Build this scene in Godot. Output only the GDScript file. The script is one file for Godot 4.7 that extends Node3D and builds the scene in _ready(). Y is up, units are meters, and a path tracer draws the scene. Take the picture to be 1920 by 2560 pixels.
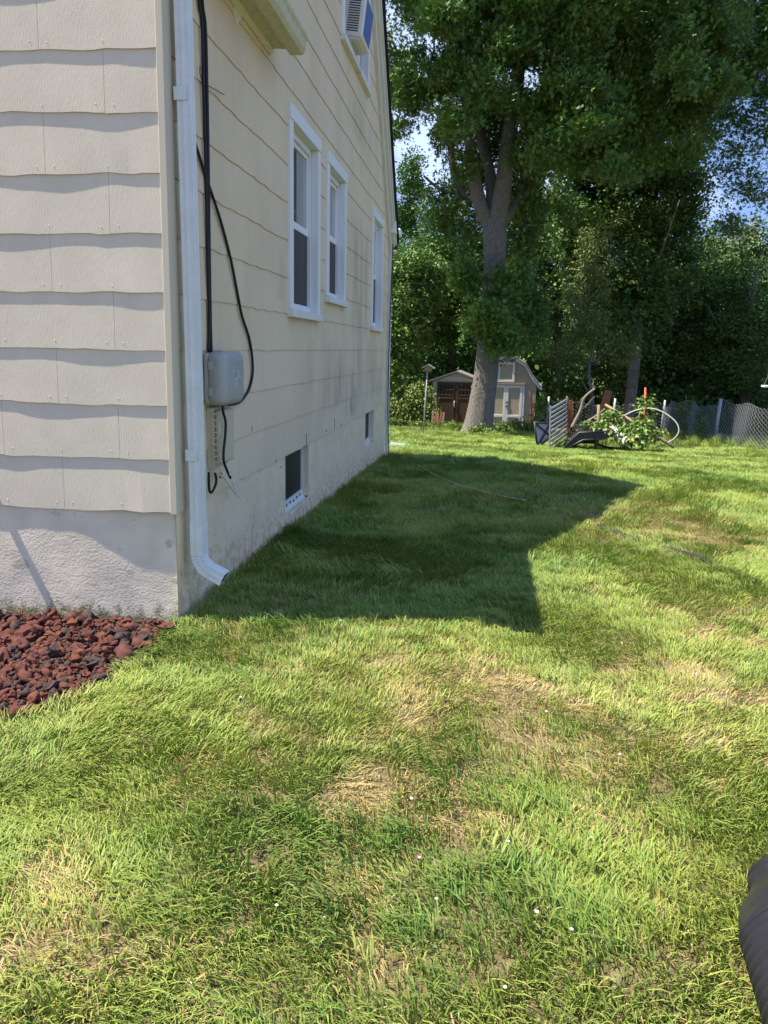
extends Node3D
# A beige shingled house seen along its side wall, a patchy lawn, sheds, fence and woods behind.
# World: the house corner at the origin, side wall in x = 0 running to -z, front wall in z = 0.

const FOCAL := 2050.0
const EYE := Vector3(1.506, 1.40, 3.868)
const K := 1.1573
var view: Basis
var M := {}
var names := {}
var rng := RandomNumberGenerator.new()
var rough_noise := FastNoiseLite.new()
var wide_noise := FastNoiseLite.new()

# ------------------------------------------------------------------ photo pixels to places
func camera_basis() -> Basis:
	var r := deg_to_rad(1.2)
	var d := Vector3((1215.0 - 960.0) / FOCAL, (1280.0 - 874.0) / FOCAL, -1.0).normalized()
	var u := Vector3(sin(r), cos(r), 0)
	u.z = -(u.dot(d)) / d.z
	u = u.normalized()
	var zc := -d
	var xc := u.cross(zc)
	return Basis(Vector3(xc.x, u.x, zc.x), Vector3(xc.y, u.y, zc.y), Vector3(xc.z, u.z, zc.z))

func ray(px: float, py: float) -> Vector3:
	return view * Vector3((px - 960.0) / FOCAL, (1280.0 - py) / FOCAL, -1.0)

func on_x(px: float, py: float, x := 0.0) -> Vector3:
	var d := ray(px, py)
	return EYE + d * ((x - EYE.x) / d.x)

func on_z(px: float, py: float, z: float) -> Vector3:
	var d := ray(px, py)
	return EYE + d * ((z - EYE.z) / d.z)

func on_ground(px: float, py: float) -> Vector3:
	var d := ray(px, py)
	var p := EYE
	for i in 40:
		var t := (gy(p.x, p.z) - EYE.y) / d.y
		p = p.lerp(EYE + d * t, 0.7)
	p.y = gy(p.x, p.z)
	return p

const PROFILE := [[-90.0, -3.2], [-40.0, -2.25], [-28.0, -1.64], [-23.0, -1.3], [-14.0, -0.70], [-9.0, -0.31], [-3.0, -0.085], [0.0, -0.01], [4.0, 0.0], [30.0, 0.0]]
func gz(z: float) -> float:
	for i in PROFILE.size() - 1:
		var a = PROFILE[i]
		var b = PROFILE[i + 1]
		if z <= b[0] or i == PROFILE.size() - 2:
			var h: float = b[0] - a[0]
			var t := clampf((z - a[0]) / h, 0, 1)
			var p0 = PROFILE[maxi(i - 1, 0)]
			var p3 = PROFILE[mini(i + 2, PROFILE.size() - 1)]
			var m0: float = (b[1] - p0[1]) / (b[0] - p0[0]) * h
			var m1: float = (p3[1] - a[1]) / (p3[0] - a[0]) * h
			var t2 := t * t
			var t3 := t2 * t
			return (2 * t3 - 3 * t2 + 1) * a[1] + (t3 - 2 * t2 + t) * m0 + (-2 * t3 + 3 * t2) * b[1] + (t3 - t2) * m1
	return 0.0

func gy(x: float, z: float) -> float:
	return gz(z) + wide_noise.get_noise_2d(x * 1.3, z * 1.3) * 0.03 + rough_noise.get_noise_2d(x * 6.0, z * 6.0) * 0.012

# ------------------------------------------------------------------ naming
func numbered(n: String) -> String:
	if not names.has(n):
		names[n] = 0
		return n
	names[n] += 1
	return "%s_%03d" % [n, names[n]]

func tag(o: Node, label := "", category := "", group := "", kind := "") -> Node:
	if label: o.set_meta("label", label)
	if category: o.set_meta("category", category)
	if group: o.set_meta("group", group)
	if kind: o.set_meta("kind", kind)
	return o

func thing(n: String, at: Vector3, label: String, category: String, group := "") -> Node3D:
	var o := Node3D.new()
	o.name = numbered(n)
	add_child(o)
	o.position = at
	tag(o, label, category, group)
	return o

func part(n: String, mesh: Mesh, m: Material, parent: Node3D, at := Vector3.ZERO, b := Basis()) -> MeshInstance3D:
	var o := MeshInstance3D.new()
	o.mesh = mesh
	o.material_override = m
	if parent == self:
		o.name = numbered(n)
		add_child(o)
	else:
		o.name = n
		parent.add_child(o, true)
	o.transform = Transform3D(b, at)
	return o

# ------------------------------------------------------------------ mesh helpers
func new_st(smooth := false) -> SurfaceTool:
	var st := SurfaceTool.new()
	st.begin(Mesh.PRIMITIVE_TRIANGLES)
	st.set_smooth_group(0 if smooth else -1)
	return st

func done(st: SurfaceTool) -> ArrayMesh:
	st.generate_normals()
	return st.commit()

func tri(st: SurfaceTool, a: Vector3, b: Vector3, c: Vector3, ua := Vector2.ZERO, ub := Vector2.ZERO, uc := Vector2.ZERO) -> void:
	st.set_uv(ua); st.add_vertex(a)
	st.set_uv(ub); st.add_vertex(b)
	st.set_uv(uc); st.add_vertex(c)

func quad(st: SurfaceTool, a: Vector3, b: Vector3, c: Vector3, d: Vector3) -> void:
	var w := a.distance_to(b)
	var h := b.distance_to(c)
	tri(st, a, b, c, Vector2(0, 0), Vector2(w, 0), Vector2(w, h))
	tri(st, a, c, d, Vector2(0, 0), Vector2(w, h), Vector2(0, h))

func bx(st: SurfaceTool, c: Vector3, s: Vector3, b := Basis(), bev := 0.004) -> void:
	# a box with chamfered edges
	var h := s * 0.5
	bev = minf(bev, minf(h.x, minf(h.y, h.z)) * 0.6)
	var ax := [Vector3(1, 0, 0), Vector3(0, 1, 0), Vector3(0, 0, 1)]
	var hh := [h.x, h.y, h.z]
	for i in 3:
		var j := (i + 1) % 3
		var k := (i + 2) % 3
		for sg in [-1.0, 1.0]:
			var q := []
			for e in [[-1, -1], [1, -1], [1, 1], [-1, 1]]:
				var v: Vector3 = ax[i] * sg * hh[i] + ax[j] * e[0] * (hh[j] - bev) + ax[k] * e[1] * (hh[k] - bev)
				q.append(c + b * v)
			if sg > 0: q.reverse()
			quad(st, q[0], q[1], q[2], q[3])
		# edges between faces j and k, running along i
		for sj in [-1.0, 1.0]:
			for sk in [-1.0, 1.0]:
				var q := []
				for e in [[-1, 0], [1, 0], [1, 1], [-1, 1]]:
					var v: Vector3 = ax[i] * e[0] * (hh[i] - bev)
					v += ax[j] * sj * (hh[j] - (bev if e[1] else 0.0)) + ax[k] * sk * (hh[k] - (0.0 if e[1] else bev))
					q.append(c + b * v)
				if sj * sk > 0: q.reverse()
				quad(st, q[3], q[2], q[1], q[0])
	for sx in [-1.0, 1.0]:
		for sy in [-1.0, 1.0]:
			for sz in [-1.0, 1.0]:
				var p1 := c + b * Vector3(sx * h.x, sy * (h.y - bev), sz * (h.z - bev))
				var p2 := c + b * Vector3(sx * (h.x - bev), sy * h.y, sz * (h.z - bev))
				var p3 := c + b * Vector3(sx * (h.x - bev), sy * (h.y - bev), sz * h.z)
				if sx * sy * sz > 0: tri(st, p1, p3, p2)
				else: tri(st, p1, p2, p3)

func box_mesh(s: Vector3, bev := 0.004) -> ArrayMesh:
	var st := new_st()
	bx(st, Vector3.ZERO, s, Basis(), bev)
	return done(st)

func spline(pts: Array, n: int) -> Array:
	var c := Curve3D.new()
	for i in pts.size():
		var a: Vector3 = pts[maxi(i - 1, 0)]
		var b: Vector3 = pts[mini(i + 1, pts.size() - 1)]
		var t := (b - a) / 6.0
		c.add_point(pts[i], -t, t)
	var out := []
	for i in n + 1:
		out.append(c.samplef(float(i) / n * (pts.size() - 1)))
	return out

func frames(pts: Array) -> Array:
	var out := []
	var up := Vector3.UP
	for i in pts.size():
		var t: Vector3 = (pts[mini(i + 1, pts.size() - 1)] - pts[maxi(i - 1, 0)]).normalized()
		if i == 0:
			up = Vector3(0, 0, 1) if absf(t.y) > 0.9 else Vector3.UP
		var x := up.cross(t).normalized()
		up = t.cross(x).normalized()
		out.append([x, up])
	return out

func tube(st: SurfaceTool, pts: Array, radii, n := 8, capped := true) -> void:
	var fr := frames(pts)
	var rings := []
	for i in pts.size():
		var r: float = radii if radii is float else (radii[0] + (radii[1] - radii[0]) * float(i) / (pts.size() - 1) if radii.size() == 2 and pts.size() != 2 else radii[mini(i, radii.size() - 1)])
		var ring := []
		for j in n:
			var a := TAU * j / n
			ring.append(pts[i] + (fr[i][0] * cos(a) + fr[i][1] * sin(a)) * r)
		rings.append(ring)
	for i in rings.size() - 1:
		for j in n:
			var k := (j + 1) % n
			quad(st, rings[i][j], rings[i + 1][j], rings[i + 1][k], rings[i][k])
	if capped:
		for j in n:
			var k := (j + 1) % n
			tri(st, pts[0], rings[0][j], rings[0][k])
			tri(st, pts[-1], rings[-1][k], rings[-1][j])

func tube_mesh(pts: Array, radii, n := 8) -> ArrayMesh:
	var st := new_st(true)
	tube(st, pts, radii, n)
	return done(st)

func loft(st: SurfaceTool, rings: Array, capped := true) -> void:
	var n: int = rings[0].size()
	for i in rings.size() - 1:
		for j in n:
			var k := (j + 1) % n
			quad(st, rings[i][j], rings[i + 1][j], rings[i + 1][k], rings[i][k])
	if capped:
		for e in [0, -1]:
			var mid := Vector3.ZERO
			for v in rings[e]: mid += v
			mid /= n
			for j in n:
				var k := (j + 1) % n
				if e == 0: tri(st, mid, rings[e][j], rings[e][k])
				else: tri(st, mid, rings[e][k], rings[e][j])

func extrude(st: SurfaceTool, poly: PackedVector2Array, o: Vector3, u: Vector3, v: Vector3, w: Vector3) -> void:
	var ix := Geometry2D.triangulate_polygon(poly)
	for i in range(0, ix.size(), 3):
		var q := []
		for j in 3: q.append(poly[ix[i + j]])
		tri(st, o + u * q[0].x + v * q[0].y, o + u * q[1].x + v * q[1].y, o + u * q[2].x + v * q[2].y, q[0], q[1], q[2])
		tri(st, o + w + u * q[0].x + v * q[0].y, o + w + u * q[2].x + v * q[2].y, o + w + u * q[1].x + v * q[1].y, q[0], q[2], q[1])
	for i in poly.size():
		var a := o + u * poly[i].x + v * poly[i].y
		var b := o + u * poly[(i + 1) % poly.size()].x + v * poly[(i + 1) % poly.size()].y
		quad(st, a, b, b + w, a + w)

# ------------------------------------------------------------------ materials
func lin(r: float, g: float, b: float) -> Color:
	return Color(r, g, b).linear_to_srgb()

func mat(n: String, c: Color, rough := 0.8, spec := 0.4) -> StandardMaterial3D:
	var m := StandardMaterial3D.new()
	m.resource_name = n
	m.albedo_color = c
	m.roughness = rough
	m.metallic_specular = spec
	M[n] = m
	return m

func noise(f: float, sd: int, oct := 4) -> FastNoiseLite:
	var n := FastNoiseLite.new()
	n.noise_type = FastNoiseLite.TYPE_SIMPLEX_SMOOTH
	n.frequency = f
	n.seed = sd
	n.fractal_octaves = oct
	return n

func picture(w: int, h: int, f: Callable) -> ImageTexture:
	var im := Image.create(w, h, false, Image.FORMAT_RGB8)
	for y in h:
		for x in w:
			im.set_pixel(x, y, f.call(x, y))
	return ImageTexture.create_from_image(im)

func blotch(n: String, a: Color, b: Color, size: float, f := 0.02, sd := 1, rough := 0.85, relief := 0.0) -> StandardMaterial3D:
	# two tones mixed by layered noise, laid in world space; size = metres a tile covers
	var nz := noise(f, sd, 5)
	var s := nz.get_seamless_image(256, 256)
	var fine := noise(0.11, sd + 7, 2).get_seamless_image(256, 256)
	var m := mat(n, Color.WHITE, rough)
	m.albedo_texture = picture(256, 256, func(x, y): return a.lerp(b, clampf(s.get_pixel(x, y).r * 0.75 + fine.get_pixel(x, y).r * 0.5 - 0.12, 0, 1)))
	m.uv1_triplanar = true
	m.uv1_world_triplanar = true
	m.uv1_scale = Vector3.ONE / size
	if relief > 0:
		m.heightmap_enabled = true
		m.heightmap_texture = ImageTexture.create_from_image(fine)
		m.heightmap_scale = relief
	return m

func make_materials() -> void:
	# front shingles: paint over a striated cement face
	var st1 := noise(1.0, 11, 3)
	var st2 := noise(1.0, 12, 2)
	var warp := noise(0.012, 13, 2)
	var grain := picture(512, 512, func(x, y):
		var w: float = warp.get_noise_2d(x, y) * 5.0
		var s: float = sin((x + w) * TAU / 8.0 + st2.get_noise_2d(x * 0.02, y * 0.01) * 6.0) * 0.5
		var a: float = st1.get_noise_2d((x + w) * 0.16, y * 0.028)
		var b: float = st2.get_noise_2d(x * 0.25, y * 0.2)
		var v := clampf(0.5 + s * 0.22 * clampf(0.6 + a * 2.0, 0, 1.4) + a * 0.3 + b * 0.22, 0, 1)
		return Color(v, v, v))
	var tone := noise(0.01, 15, 4).get_seamless_image(256, 256)
	var m := mat("front_paint", Color.WHITE, 0.8)
	var fa := lin(0.69, 0.625, 0.51)
	var fb := lin(0.63, 0.57, 0.46)
	m.albedo_texture = picture(256, 256, func(x, y): return fa.lerp(fb, tone.get_pixel(x, y).r))
	m.heightmap_enabled = true
	m.heightmap_texture = grain
	m.heightmap_scale = 0.075
	m.uv1_scale = Vector3(1.6, 1.6, 1)
	mat("trim_paint", lin(0.57, 0.525, 0.42), 0.7)
	# side wall: one sheet of colour in wall space with mildew streaks where the photograph shows them
	var cols := noise(1.0, 21, 4)
	var body := noise(1.0, 22, 4)
	var wa := lin(0.71, 0.60, 0.43)
	var wb := lin(0.65, 0.545, 0.385)
	var mould := lin(0.25, 0.235, 0.165)
	var rust := lin(0.50, 0.33, 0.18)
	# z from, z to, y from, y to, strength
	var marks := [[-3.5, -4.3, 0.75, 1.5, 0.3], [-4.2, -5.1, 0.75, 1.45, 0.75], [-4.9, -5.7, 0.6, 1.3, 0.95], [-5.4, -6.4, 0.6, 1.7, 0.5], [-5.2, -6.7, 1.5, 2.9, 0.42], [-3.5, -3.8, 1.75, 2.3, 0.25], [-2.0, -2.35, 1.7, 2.2, 0.3], [-6.5, -8.4, 0.7, 1.6, 0.32], [-2.9, -3.5, 0.95, 1.55, 0.2], [-5.0, -6.3, 3.6, 4.25, 0.3], [-7.9, -8.7, 1.5, 2.6, 0.18]]
	m = mat("side_paint", Color.WHITE, 0.75)
	m.albedo_texture = picture(1024, 1024, func(x, y):
		var z: float = -x / 1024.0 * 9.0
		var h: float = (1.0 - y / 1024.0) * 7.5
		var c := wa.lerp(wb, clampf(0.5 + body.get_noise_2d(z * 1.2, h * 0.8) * 1.2 + body.get_noise_2d(z * 22, h * 9) * 0.35, 0, 1))
		var streak: float = cols.get_noise_2d(z * 2.2, h * 0.5) + cols.get_noise_2d(z * 8.0, h * 0.8 + 9.0) * 0.35 + cols.get_noise_2d(z * 40.0, h * 12.0) * 0.3
		var k := 0.0
		for s in marks:
			if z < s[0] and z > s[1] and h > s[2] and h < s[3]:
				var e: float = minf(minf(s[0] - z, z - s[1]) / 0.3, minf((h - s[2]) / 0.12, (s[3] - h) / 0.45))
				k = maxf(k, s[4] * clampf(e, 0, 1) * clampf(0.5 + streak * 1.0, 0, 1) * 0.92)
		k = maxf(k, clampf(streak * 0.9 - 0.62, 0, 0.16))
		return c.lerp(mould, k))
	m.uv1_scale = Vector3(1, 1, 1)
	# side foundation, painted block with earthy splash low down and spots
	m = mat("side_foundation_paint", Color.WHITE, 0.8)
	m.albedo_texture = picture(1024, 128, func(x, y):
		var z: float = -x / 1024.0 * 9.0
		var h: float = 0.6 - y / 128.0 * 1.0
		var c := lin(0.78, 0.655, 0.465).lerp(lin(0.72, 0.595, 0.41), clampf(0.5 + body.get_noise_2d(z * 2.5, h * 3.0) * 1.3, 0, 1))
		var g := gz(z)
		var n: float = body.get_noise_2d(z * 9.0, h * 12.0 + 40.0) + cols.get_noise_2d(z * 30.0, h * 6.0) * 0.5
		c = c.lerp(rust, clampf(n * 1.3 + 0.55 - (h - g) * 3.2, 0, 0.55))
		c = c.lerp(lin(0.2, 0.14, 0.08), clampf(body.get_noise_2d(z * 34.0, h * 34.0 + 7.0) * 4.0 - 1.55 - (h - g) * 0.8, 0, 0.7))
		return c)
	var hz := noise(0.03, 31, 4).get_seamless_image(256, 256)
	m.heightmap_enabled = true
	m.heightmap_texture = ImageTexture.create_from_image(hz)
	m.heightmap_scale = 0.1
	# front foundation: trowelled rough stucco
	var swirl := noise(1.0, 41, 4)
	var stucco := picture(1024, 512, func(x, y):
		var a := sin(x * 0.02 + swirl.get_noise_2d(x * 0.006, y * 0.006) * 5.0)
		var v: float = swirl.get_noise_2d(x * 0.03 + a * 3.0, y * 0.045) * 0.55 + swirl.get_noise_2d(x * 0.13, y * 0.15 + 99.0) * 0.6
		v = clampf(0.5 + v * 0.7, 0, 1)
		return Color(v, v, v))
	m = mat("front_stucco", Color.WHITE, 0.85)
	var moss := lin(0.13, 0.15, 0.06)
	m.albedo_texture = picture(1024, 512, func(x, y):
		var u: float = x / 1024.0 * 3.0
		var h: float = 0.6 - y / 512.0 * 1.2
		var c := lin(0.76, 0.68, 0.545).lerp(lin(0.68, 0.605, 0.48), clampf(0.5 + body.get_noise_2d(u * 4.0, h * 4.0) * 1.3, 0, 1))
		var n: float = body.get_noise_2d(u * 14.0, h * 10.0 + 3.0) + body.get_noise_2d(u * 90.0, h * 80.0) * 0.9
		c = c.lerp(moss, clampf((0.055 - h) * 10.0 + n * 1.1, 0, 0.8) if h < 0.13 else 0.0)
		c = c.lerp(lin(0.3, 0.29, 0.24), clampf(body.get_noise_2d(u * 5.0 + 50.0, h * 7.0) * 3.0 - 1.3, 0, 0.5))
		return c)
	m.heightmap_enabled = true
	m.heightmap_texture = stucco
	m.heightmap_scale = 0.11
	m.uv1_scale = Vector3(1, 1, 1)
	# metals, plastics, paint
	mat("white_metal", lin(0.74, 0.77, 0.79), 0.35, 0.5)
	blotch("spout_paint", lin(0.76, 0.79, 0.81), lin(0.64, 0.68, 0.69), 0.8, 0.02, 50, 0.4)
	mat("white_paint", lin(0.75, 0.77, 0.78), 0.5)
	blotch("old_white", lin(0.74, 0.74, 0.70), lin(0.60, 0.61, 0.56), 0.9, 0.02, 51, 0.65)
	blotch("soffit_paint", lin(0.62, 0.60, 0.47), lin(0.42, 0.42, 0.28), 0.7, 0.03, 52, 0.7)
	blotch("shed_white", lin(0.78, 0.78, 0.78), lin(0.55, 0.56, 0.58), 0.6, 0.03, 53, 0.7)
	mat("dark_line", lin(0.02, 0.02, 0.02), 0.7)
	mat("black_cable", lin(0.012, 0.012, 0.014), 0.45)
	mat("white_cable", lin(0.7, 0.7, 0.68), 0.5)
	mat("brass", lin(0.5, 0.33, 0.06), 0.35).metallic = 0.7
	blotch("grey_plastic", lin(0.40, 0.42, 0.43), lin(0.31, 0.32, 0.325), 0.35, 0.02, 54, 0.42)
	blotch("beige_plastic", lin(0.58, 0.54, 0.42), lin(0.5, 0.46, 0.34), 0.4, 0.02, 55, 0.5)
	mat("ac_plastic", lin(0.72, 0.71, 0.66), 0.5)
	mat("ac_blue_reflection", lin(0.13, 0.22, 0.55), 0.25)  # blue reflection on the rear grille, put into its base colour
	mat("roof_edge", lin(0.02, 0.02, 0.022), 0.9)
	blotch("roof_shingle", lin(0.05, 0.05, 0.055), lin(0.1, 0.1, 0.1), 0.8, 0.05, 56, 0.95)
	var g := mat("glass", Color(0.75, 0.8, 0.82, 0.1), 0.03, 0.6)
	g.transparency = BaseMaterial3D.TRANSPARENCY_ALPHA
	blotch("screen", lin(0.028, 0.028, 0.03), lin(0.06, 0.058, 0.058), 0.5, 0.03, 57, 0.55)
	mat("vinyl_black", lin(0.012, 0.013, 0.013), 0.5)
	mat("curtain", lin(0.3, 0.3, 0.36), 0.9)
	mat("blind", lin(0.42, 0.46, 0.48), 0.8)
	mat("room_wall", lin(0.3, 0.29, 0.27), 0.9)
	# ground and plants
	blotch("soil", lin(0.075, 0.06, 0.03), lin(0.19, 0.15, 0.078), 0.45, 0.03, 61, 0.95, 0.6)
	m = mat("blade", Color.WHITE, 0.55, 0.35)
	m.vertex_color_use_as_albedo = true
	m.backlight_enabled = true
	m.backlight = Color(0.42, 0.5, 0.2)
	m = mat("leaf", Color.WHITE, 0.5, 0.4)
	m.vertex_color_use_as_albedo = true
	m.backlight_enabled = true
	m.backlight = Color(0.4, 0.5, 0.18)
	var bk := noise(1.0, 71, 4)
	var bh := picture(512, 512, func(x, y):
		var v: float = bk.get_noise_2d(x * 0.05, y * 0.011) * 0.8 + bk.get_noise_2d(x * 0.12, y * 0.05 + 50) * 0.4
		v = clampf(0.5 + v * 0.8, 0, 1)
		return Color(v, v, v))
	m = mat("bark", Color.WHITE, 0.95)
	m.albedo_texture = picture(256, 256, func(x, y):
		var v: float = bk.get_noise_2d(x * 0.1, y * 0.022) * 0.8 + bk.get_noise_2d(x * 0.24, y * 0.1 + 50) * 0.4
		return lin(0.10, 0.09, 0.078).lerp(lin(0.25, 0.235, 0.21), clampf(0.5 + v * 0.9, 0, 1)))
	m.heightmap_enabled = true
	m.heightmap_texture = bh
	m.heightmap_scale = 2.0
	m.uv1_triplanar = true
	m.uv1_world_triplanar = true
	m.uv1_scale = Vector3.ONE / 1.1
	blotch("twig_bark", lin(0.16, 0.13, 0.1), lin(0.3, 0.26, 0.21), 0.3, 0.04, 72, 0.95)
	for i in 4:
		var ca: Color = [lin(0.135, 0.045, 0.032), lin(0.085, 0.034, 0.028), lin(0.04, 0.028, 0.028), lin(0.18, 0.068, 0.042)][i]
		var cb: Color = [lin(0.085, 0.028, 0.022), lin(0.16, 0.058, 0.045), lin(0.085, 0.055, 0.05), lin(0.12, 0.04, 0.028)][i]
		blotch("lava_%d" % i, ca, cb, 0.06, 0.05, 80 + i, 0.95, 0.25)
	mat("edging", lin(0.012, 0.012, 0.012), 0.6)
	blotch("weed_cloth", lin(0.03, 0.022, 0.018), lin(0.06, 0.04, 0.03), 0.3, 0.04, 86, 0.95)
	# yard things
	blotch("shed_brown", lin(0.072, 0.042, 0.026), lin(0.055, 0.032, 0.02), 0.8, 0.02, 91, 0.7)
	blotch("shed_cream", lin(0.46, 0.43, 0.34), lin(0.38, 0.36, 0.28), 0.9, 0.02, 92, 0.8)
	blotch("shed_tan", lin(0.44, 0.385, 0.275), lin(0.34, 0.295, 0.205), 0.9, 0.025, 93, 0.85)
	blotch("grey_shingle", lin(0.2, 0.19, 0.185), lin(0.12, 0.115, 0.115), 0.5, 0.04, 94, 0.95)
	blotch("weathered_wood", lin(0.33, 0.24, 0.16), lin(0.2, 0.145, 0.1), 0.3, 0.05, 95, 0.9)
	blotch("red_wood", lin(0.36, 0.14, 0.07), lin(0.22, 0.085, 0.045), 0.3, 0.05, 96, 0.9)
	var gm := blotch("galvanized", lin(0.42, 0.45, 0.47), lin(0.3, 0.33, 0.35), 0.3, 0.04, 97, 0.45)
	gm.metallic = 0.35
	mat("wire", lin(0.40, 0.42, 0.43), 0.5).metallic = 0.3
	mat("orange_stake", lin(0.6, 0.11, 0.05), 0.6)
	mat("black_plastic", lin(0.022, 0.023, 0.027), 0.4, 0.5)
	mat("tarp", lin(0.3, 0.34, 0.5), 0.5)
	mat("pvc", lin(0.75, 0.75, 0.72), 0.4)
	mat("hose_grey", lin(0.42, 0.44, 0.4), 0.5)
	blotch("pipe_black", lin(0.014, 0.014, 0.019), lin(0.024, 0.023, 0.03), 0.2, 0.03, 98, 0.33)
	mat("petal", lin(0.75, 0.74, 0.76), 0.6)
	mat("dead_leaf", lin(0.12, 0.075, 0.04), 0.8)

# ------------------------------------------------------------------ house
const DEEP := 8.75          # length of the side wall
const RIDGE_U := 5.33
const RIDGE_H := 6.86
const STEP_U := 1.88        # front block ends here
const SILL_H := 0.565       # foundation top
const COURSE := 0.2667
const SHINGLE := 0.61

func side(u: float, v: float, n: float) -> Vector3: return Vector3(n, v, -u)
func front(u: float, v: float, n: float) -> Vector3: return Vector3(-u, v, n)

func rect(u0: float, u1: float, v0: float, v1: float) -> PackedVector2Array:
	return PackedVector2Array([Vector2(u0, v0), Vector2(u1, v0), Vector2(u1, v1), Vector2(u0, v1)])

func gable_poly() -> PackedVector2Array:
	return PackedVector2Array([Vector2(0.0, -1), Vector2(DEEP, -1), Vector2(DEEP, 3.05), Vector2(RIDGE_U, RIDGE_H), Vector2(1.0, 3.32), Vector2(0, 3.32)])

func shingle_mesh(poly: PackedVector2Array, v_bot: float, at: Callable, uvf: Callable, nails: Array, warped: bool) -> ArrayMesh:
	# a cement shingle: its face leans out towards the butt; on the front wall the sheets are a little warped
	var st := new_st()
	var warp := 0.0010 if warped else 0.0
	var out := func(v: float, u := 0.0) -> float: return 0.0035 + (0.0068 + (sin(u * 7.5 + v_bot * 77.0) + 0.5 * sin(u * 13.0 + v_bot * 131.0)) * warp) * clampf(1.0 - (v - v_bot) / COURSE, -0.2, 1.15)
	var cells := [poly]
	if warped:
		cells = []
		var lo := poly[0].x
		var hi := poly[0].x
		for p in poly:
			lo = minf(lo, p.x)
			hi = maxf(hi, p.x)
		var n := maxi(2, int((hi - lo) / 0.05))
		st.set_smooth_group(0)
		for i in n:
			for c in Geometry2D.intersect_polygons(poly, rect(lerpf(lo, hi, float(i) / n), lerpf(lo, hi, float(i + 1) / n), v_bot - 0.1, v_bot + 0.5)): cells.append(c)
	for cell in cells:
		var ix := Geometry2D.triangulate_polygon(cell)
		if ix.size() == 0:
			for k in range(1, cell.size() - 1): ix.append_array([0, k, k + 1])
		for i in range(0, ix.size(), 3):
			var p := []
			for j in 3: p.append(cell[ix[i + j]])
			if (p[1] - p[0]).cross(p[2] - p[0]) < 0.0: p.reverse()
			tri(st, at.call(p[0].x, p[0].y, out.call(p[0].y, p[0].x)), at.call(p[1].x, p[1].y, out.call(p[1].y, p[1].x)), at.call(p[2].x, p[2].y, out.call(p[2].y, p[2].x)), uvf.call(p[0]), uvf.call(p[1]), uvf.call(p[2]))
	st.set_smooth_group(-1)
	for i in poly.size():
		var a := poly[i]
		var b := poly[(i + 1) % poly.size()]
		var q := [at.call(a.x, a.y, out.call(a.y, a.x)), at.call(b.x, b.y, out.call(b.y, b.x)), at.call(b.x, b.y, out.call(b.y, b.x) - 0.0048), at.call(a.x, a.y, out.call(a.y, a.x) - 0.0048)]
		var ua: Vector2 = uvf.call(a)
		tri(st, q[0], q[1], q[2], ua, ua, ua)
		tri(st, q[0], q[2], q[3], ua, ua, ua)
	for nl in nails:
		if not Geometry2D.is_point_in_polygon(nl, poly): continue
		var o: float = out.call(nl.y, nl.x)
		var top: Vector3 = at.call(nl.x, nl.y, o + 0.0026)
		var ua: Vector2 = uvf.call(nl)
		for j in 6:
			var a := TAU * j / 6
			var b := TAU * (j + 1) / 6
			tri(st, top, at.call(nl.x + cos(a) * 0.0042, nl.y + sin(a) * 0.0042, o - 0.0005), at.call(nl.x + cos(b) * 0.0042, nl.y + sin(b) * 0.0042, o - 0.0005), ua, ua, ua)
	return done(st)

func clad(wall: Node3D, m: Material, at: Callable, uvf: Callable, u_from: float, u_to: float, v_to: float, bound: PackedVector2Array, holes: Array, phase: float, sd: int) -> void:
	rng.seed = sd
	var row := 0
	var v := SILL_H
	while v < v_to:
		# each course has one long wave that every butt edge follows, so courses read as wavy lines
		var ph := rng.randf() * TAU
		var u := u_from - (SHINGLE * 0.5 if row % 2 else 0.0) - phase
		while u < u_to:
			var a := maxf(u + 0.0008, u_from)
			var b := minf(u + SHINGLE - 0.0008, u_to)
			if b - a > 0.03:
				var poly := PackedVector2Array()
				var dv := rng.randf_range(-0.002, 0.002)
				var n := maxi(3, int((b - a) / 0.05))
				for i in n + 1:
					var uu := lerpf(a, b, float(i) / n)
					poly.append(Vector2(uu, v + dv + sin((uu - u_from + phase) * TAU / 0.305 + (PI if row % 2 else 0.0) + 0.7 + ph * 0.4) * 0.0026 + sin(uu * 6.0 + ph) * 0.0030 + rough_noise.get_noise_2d(uu * 60.0, v * 90.0 + sd) * 0.0055))
				poly.append(Vector2(b, v + COURSE + 0.03))
				poly.append(Vector2(a, v + COURSE + 0.03))
				var list: Array = Geometry2D.intersect_polygons(poly, bound)
				for h in holes:
					var nxt := []
					for p in list:
						for c in Geometry2D.clip_polygons(p, h): nxt.append(c)
					list = nxt
				var nails := []
				for f in [0.07, 0.5, 0.93]:
					nails.append(Vector2(u + SHINGLE * f, v + 0.034 + rng.randf_range(-0.004, 0.004)))
				for p in list:
					if p.size() < 3 or Geometry2D.is_polygon_clockwise(p) and p.size() == 0: continue
					part("shingle", shingle_mesh(p, v, at, uvf, nails, sd == 103), m, wall)
			u += SHINGLE
		row += 1
		v += COURSE

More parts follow.
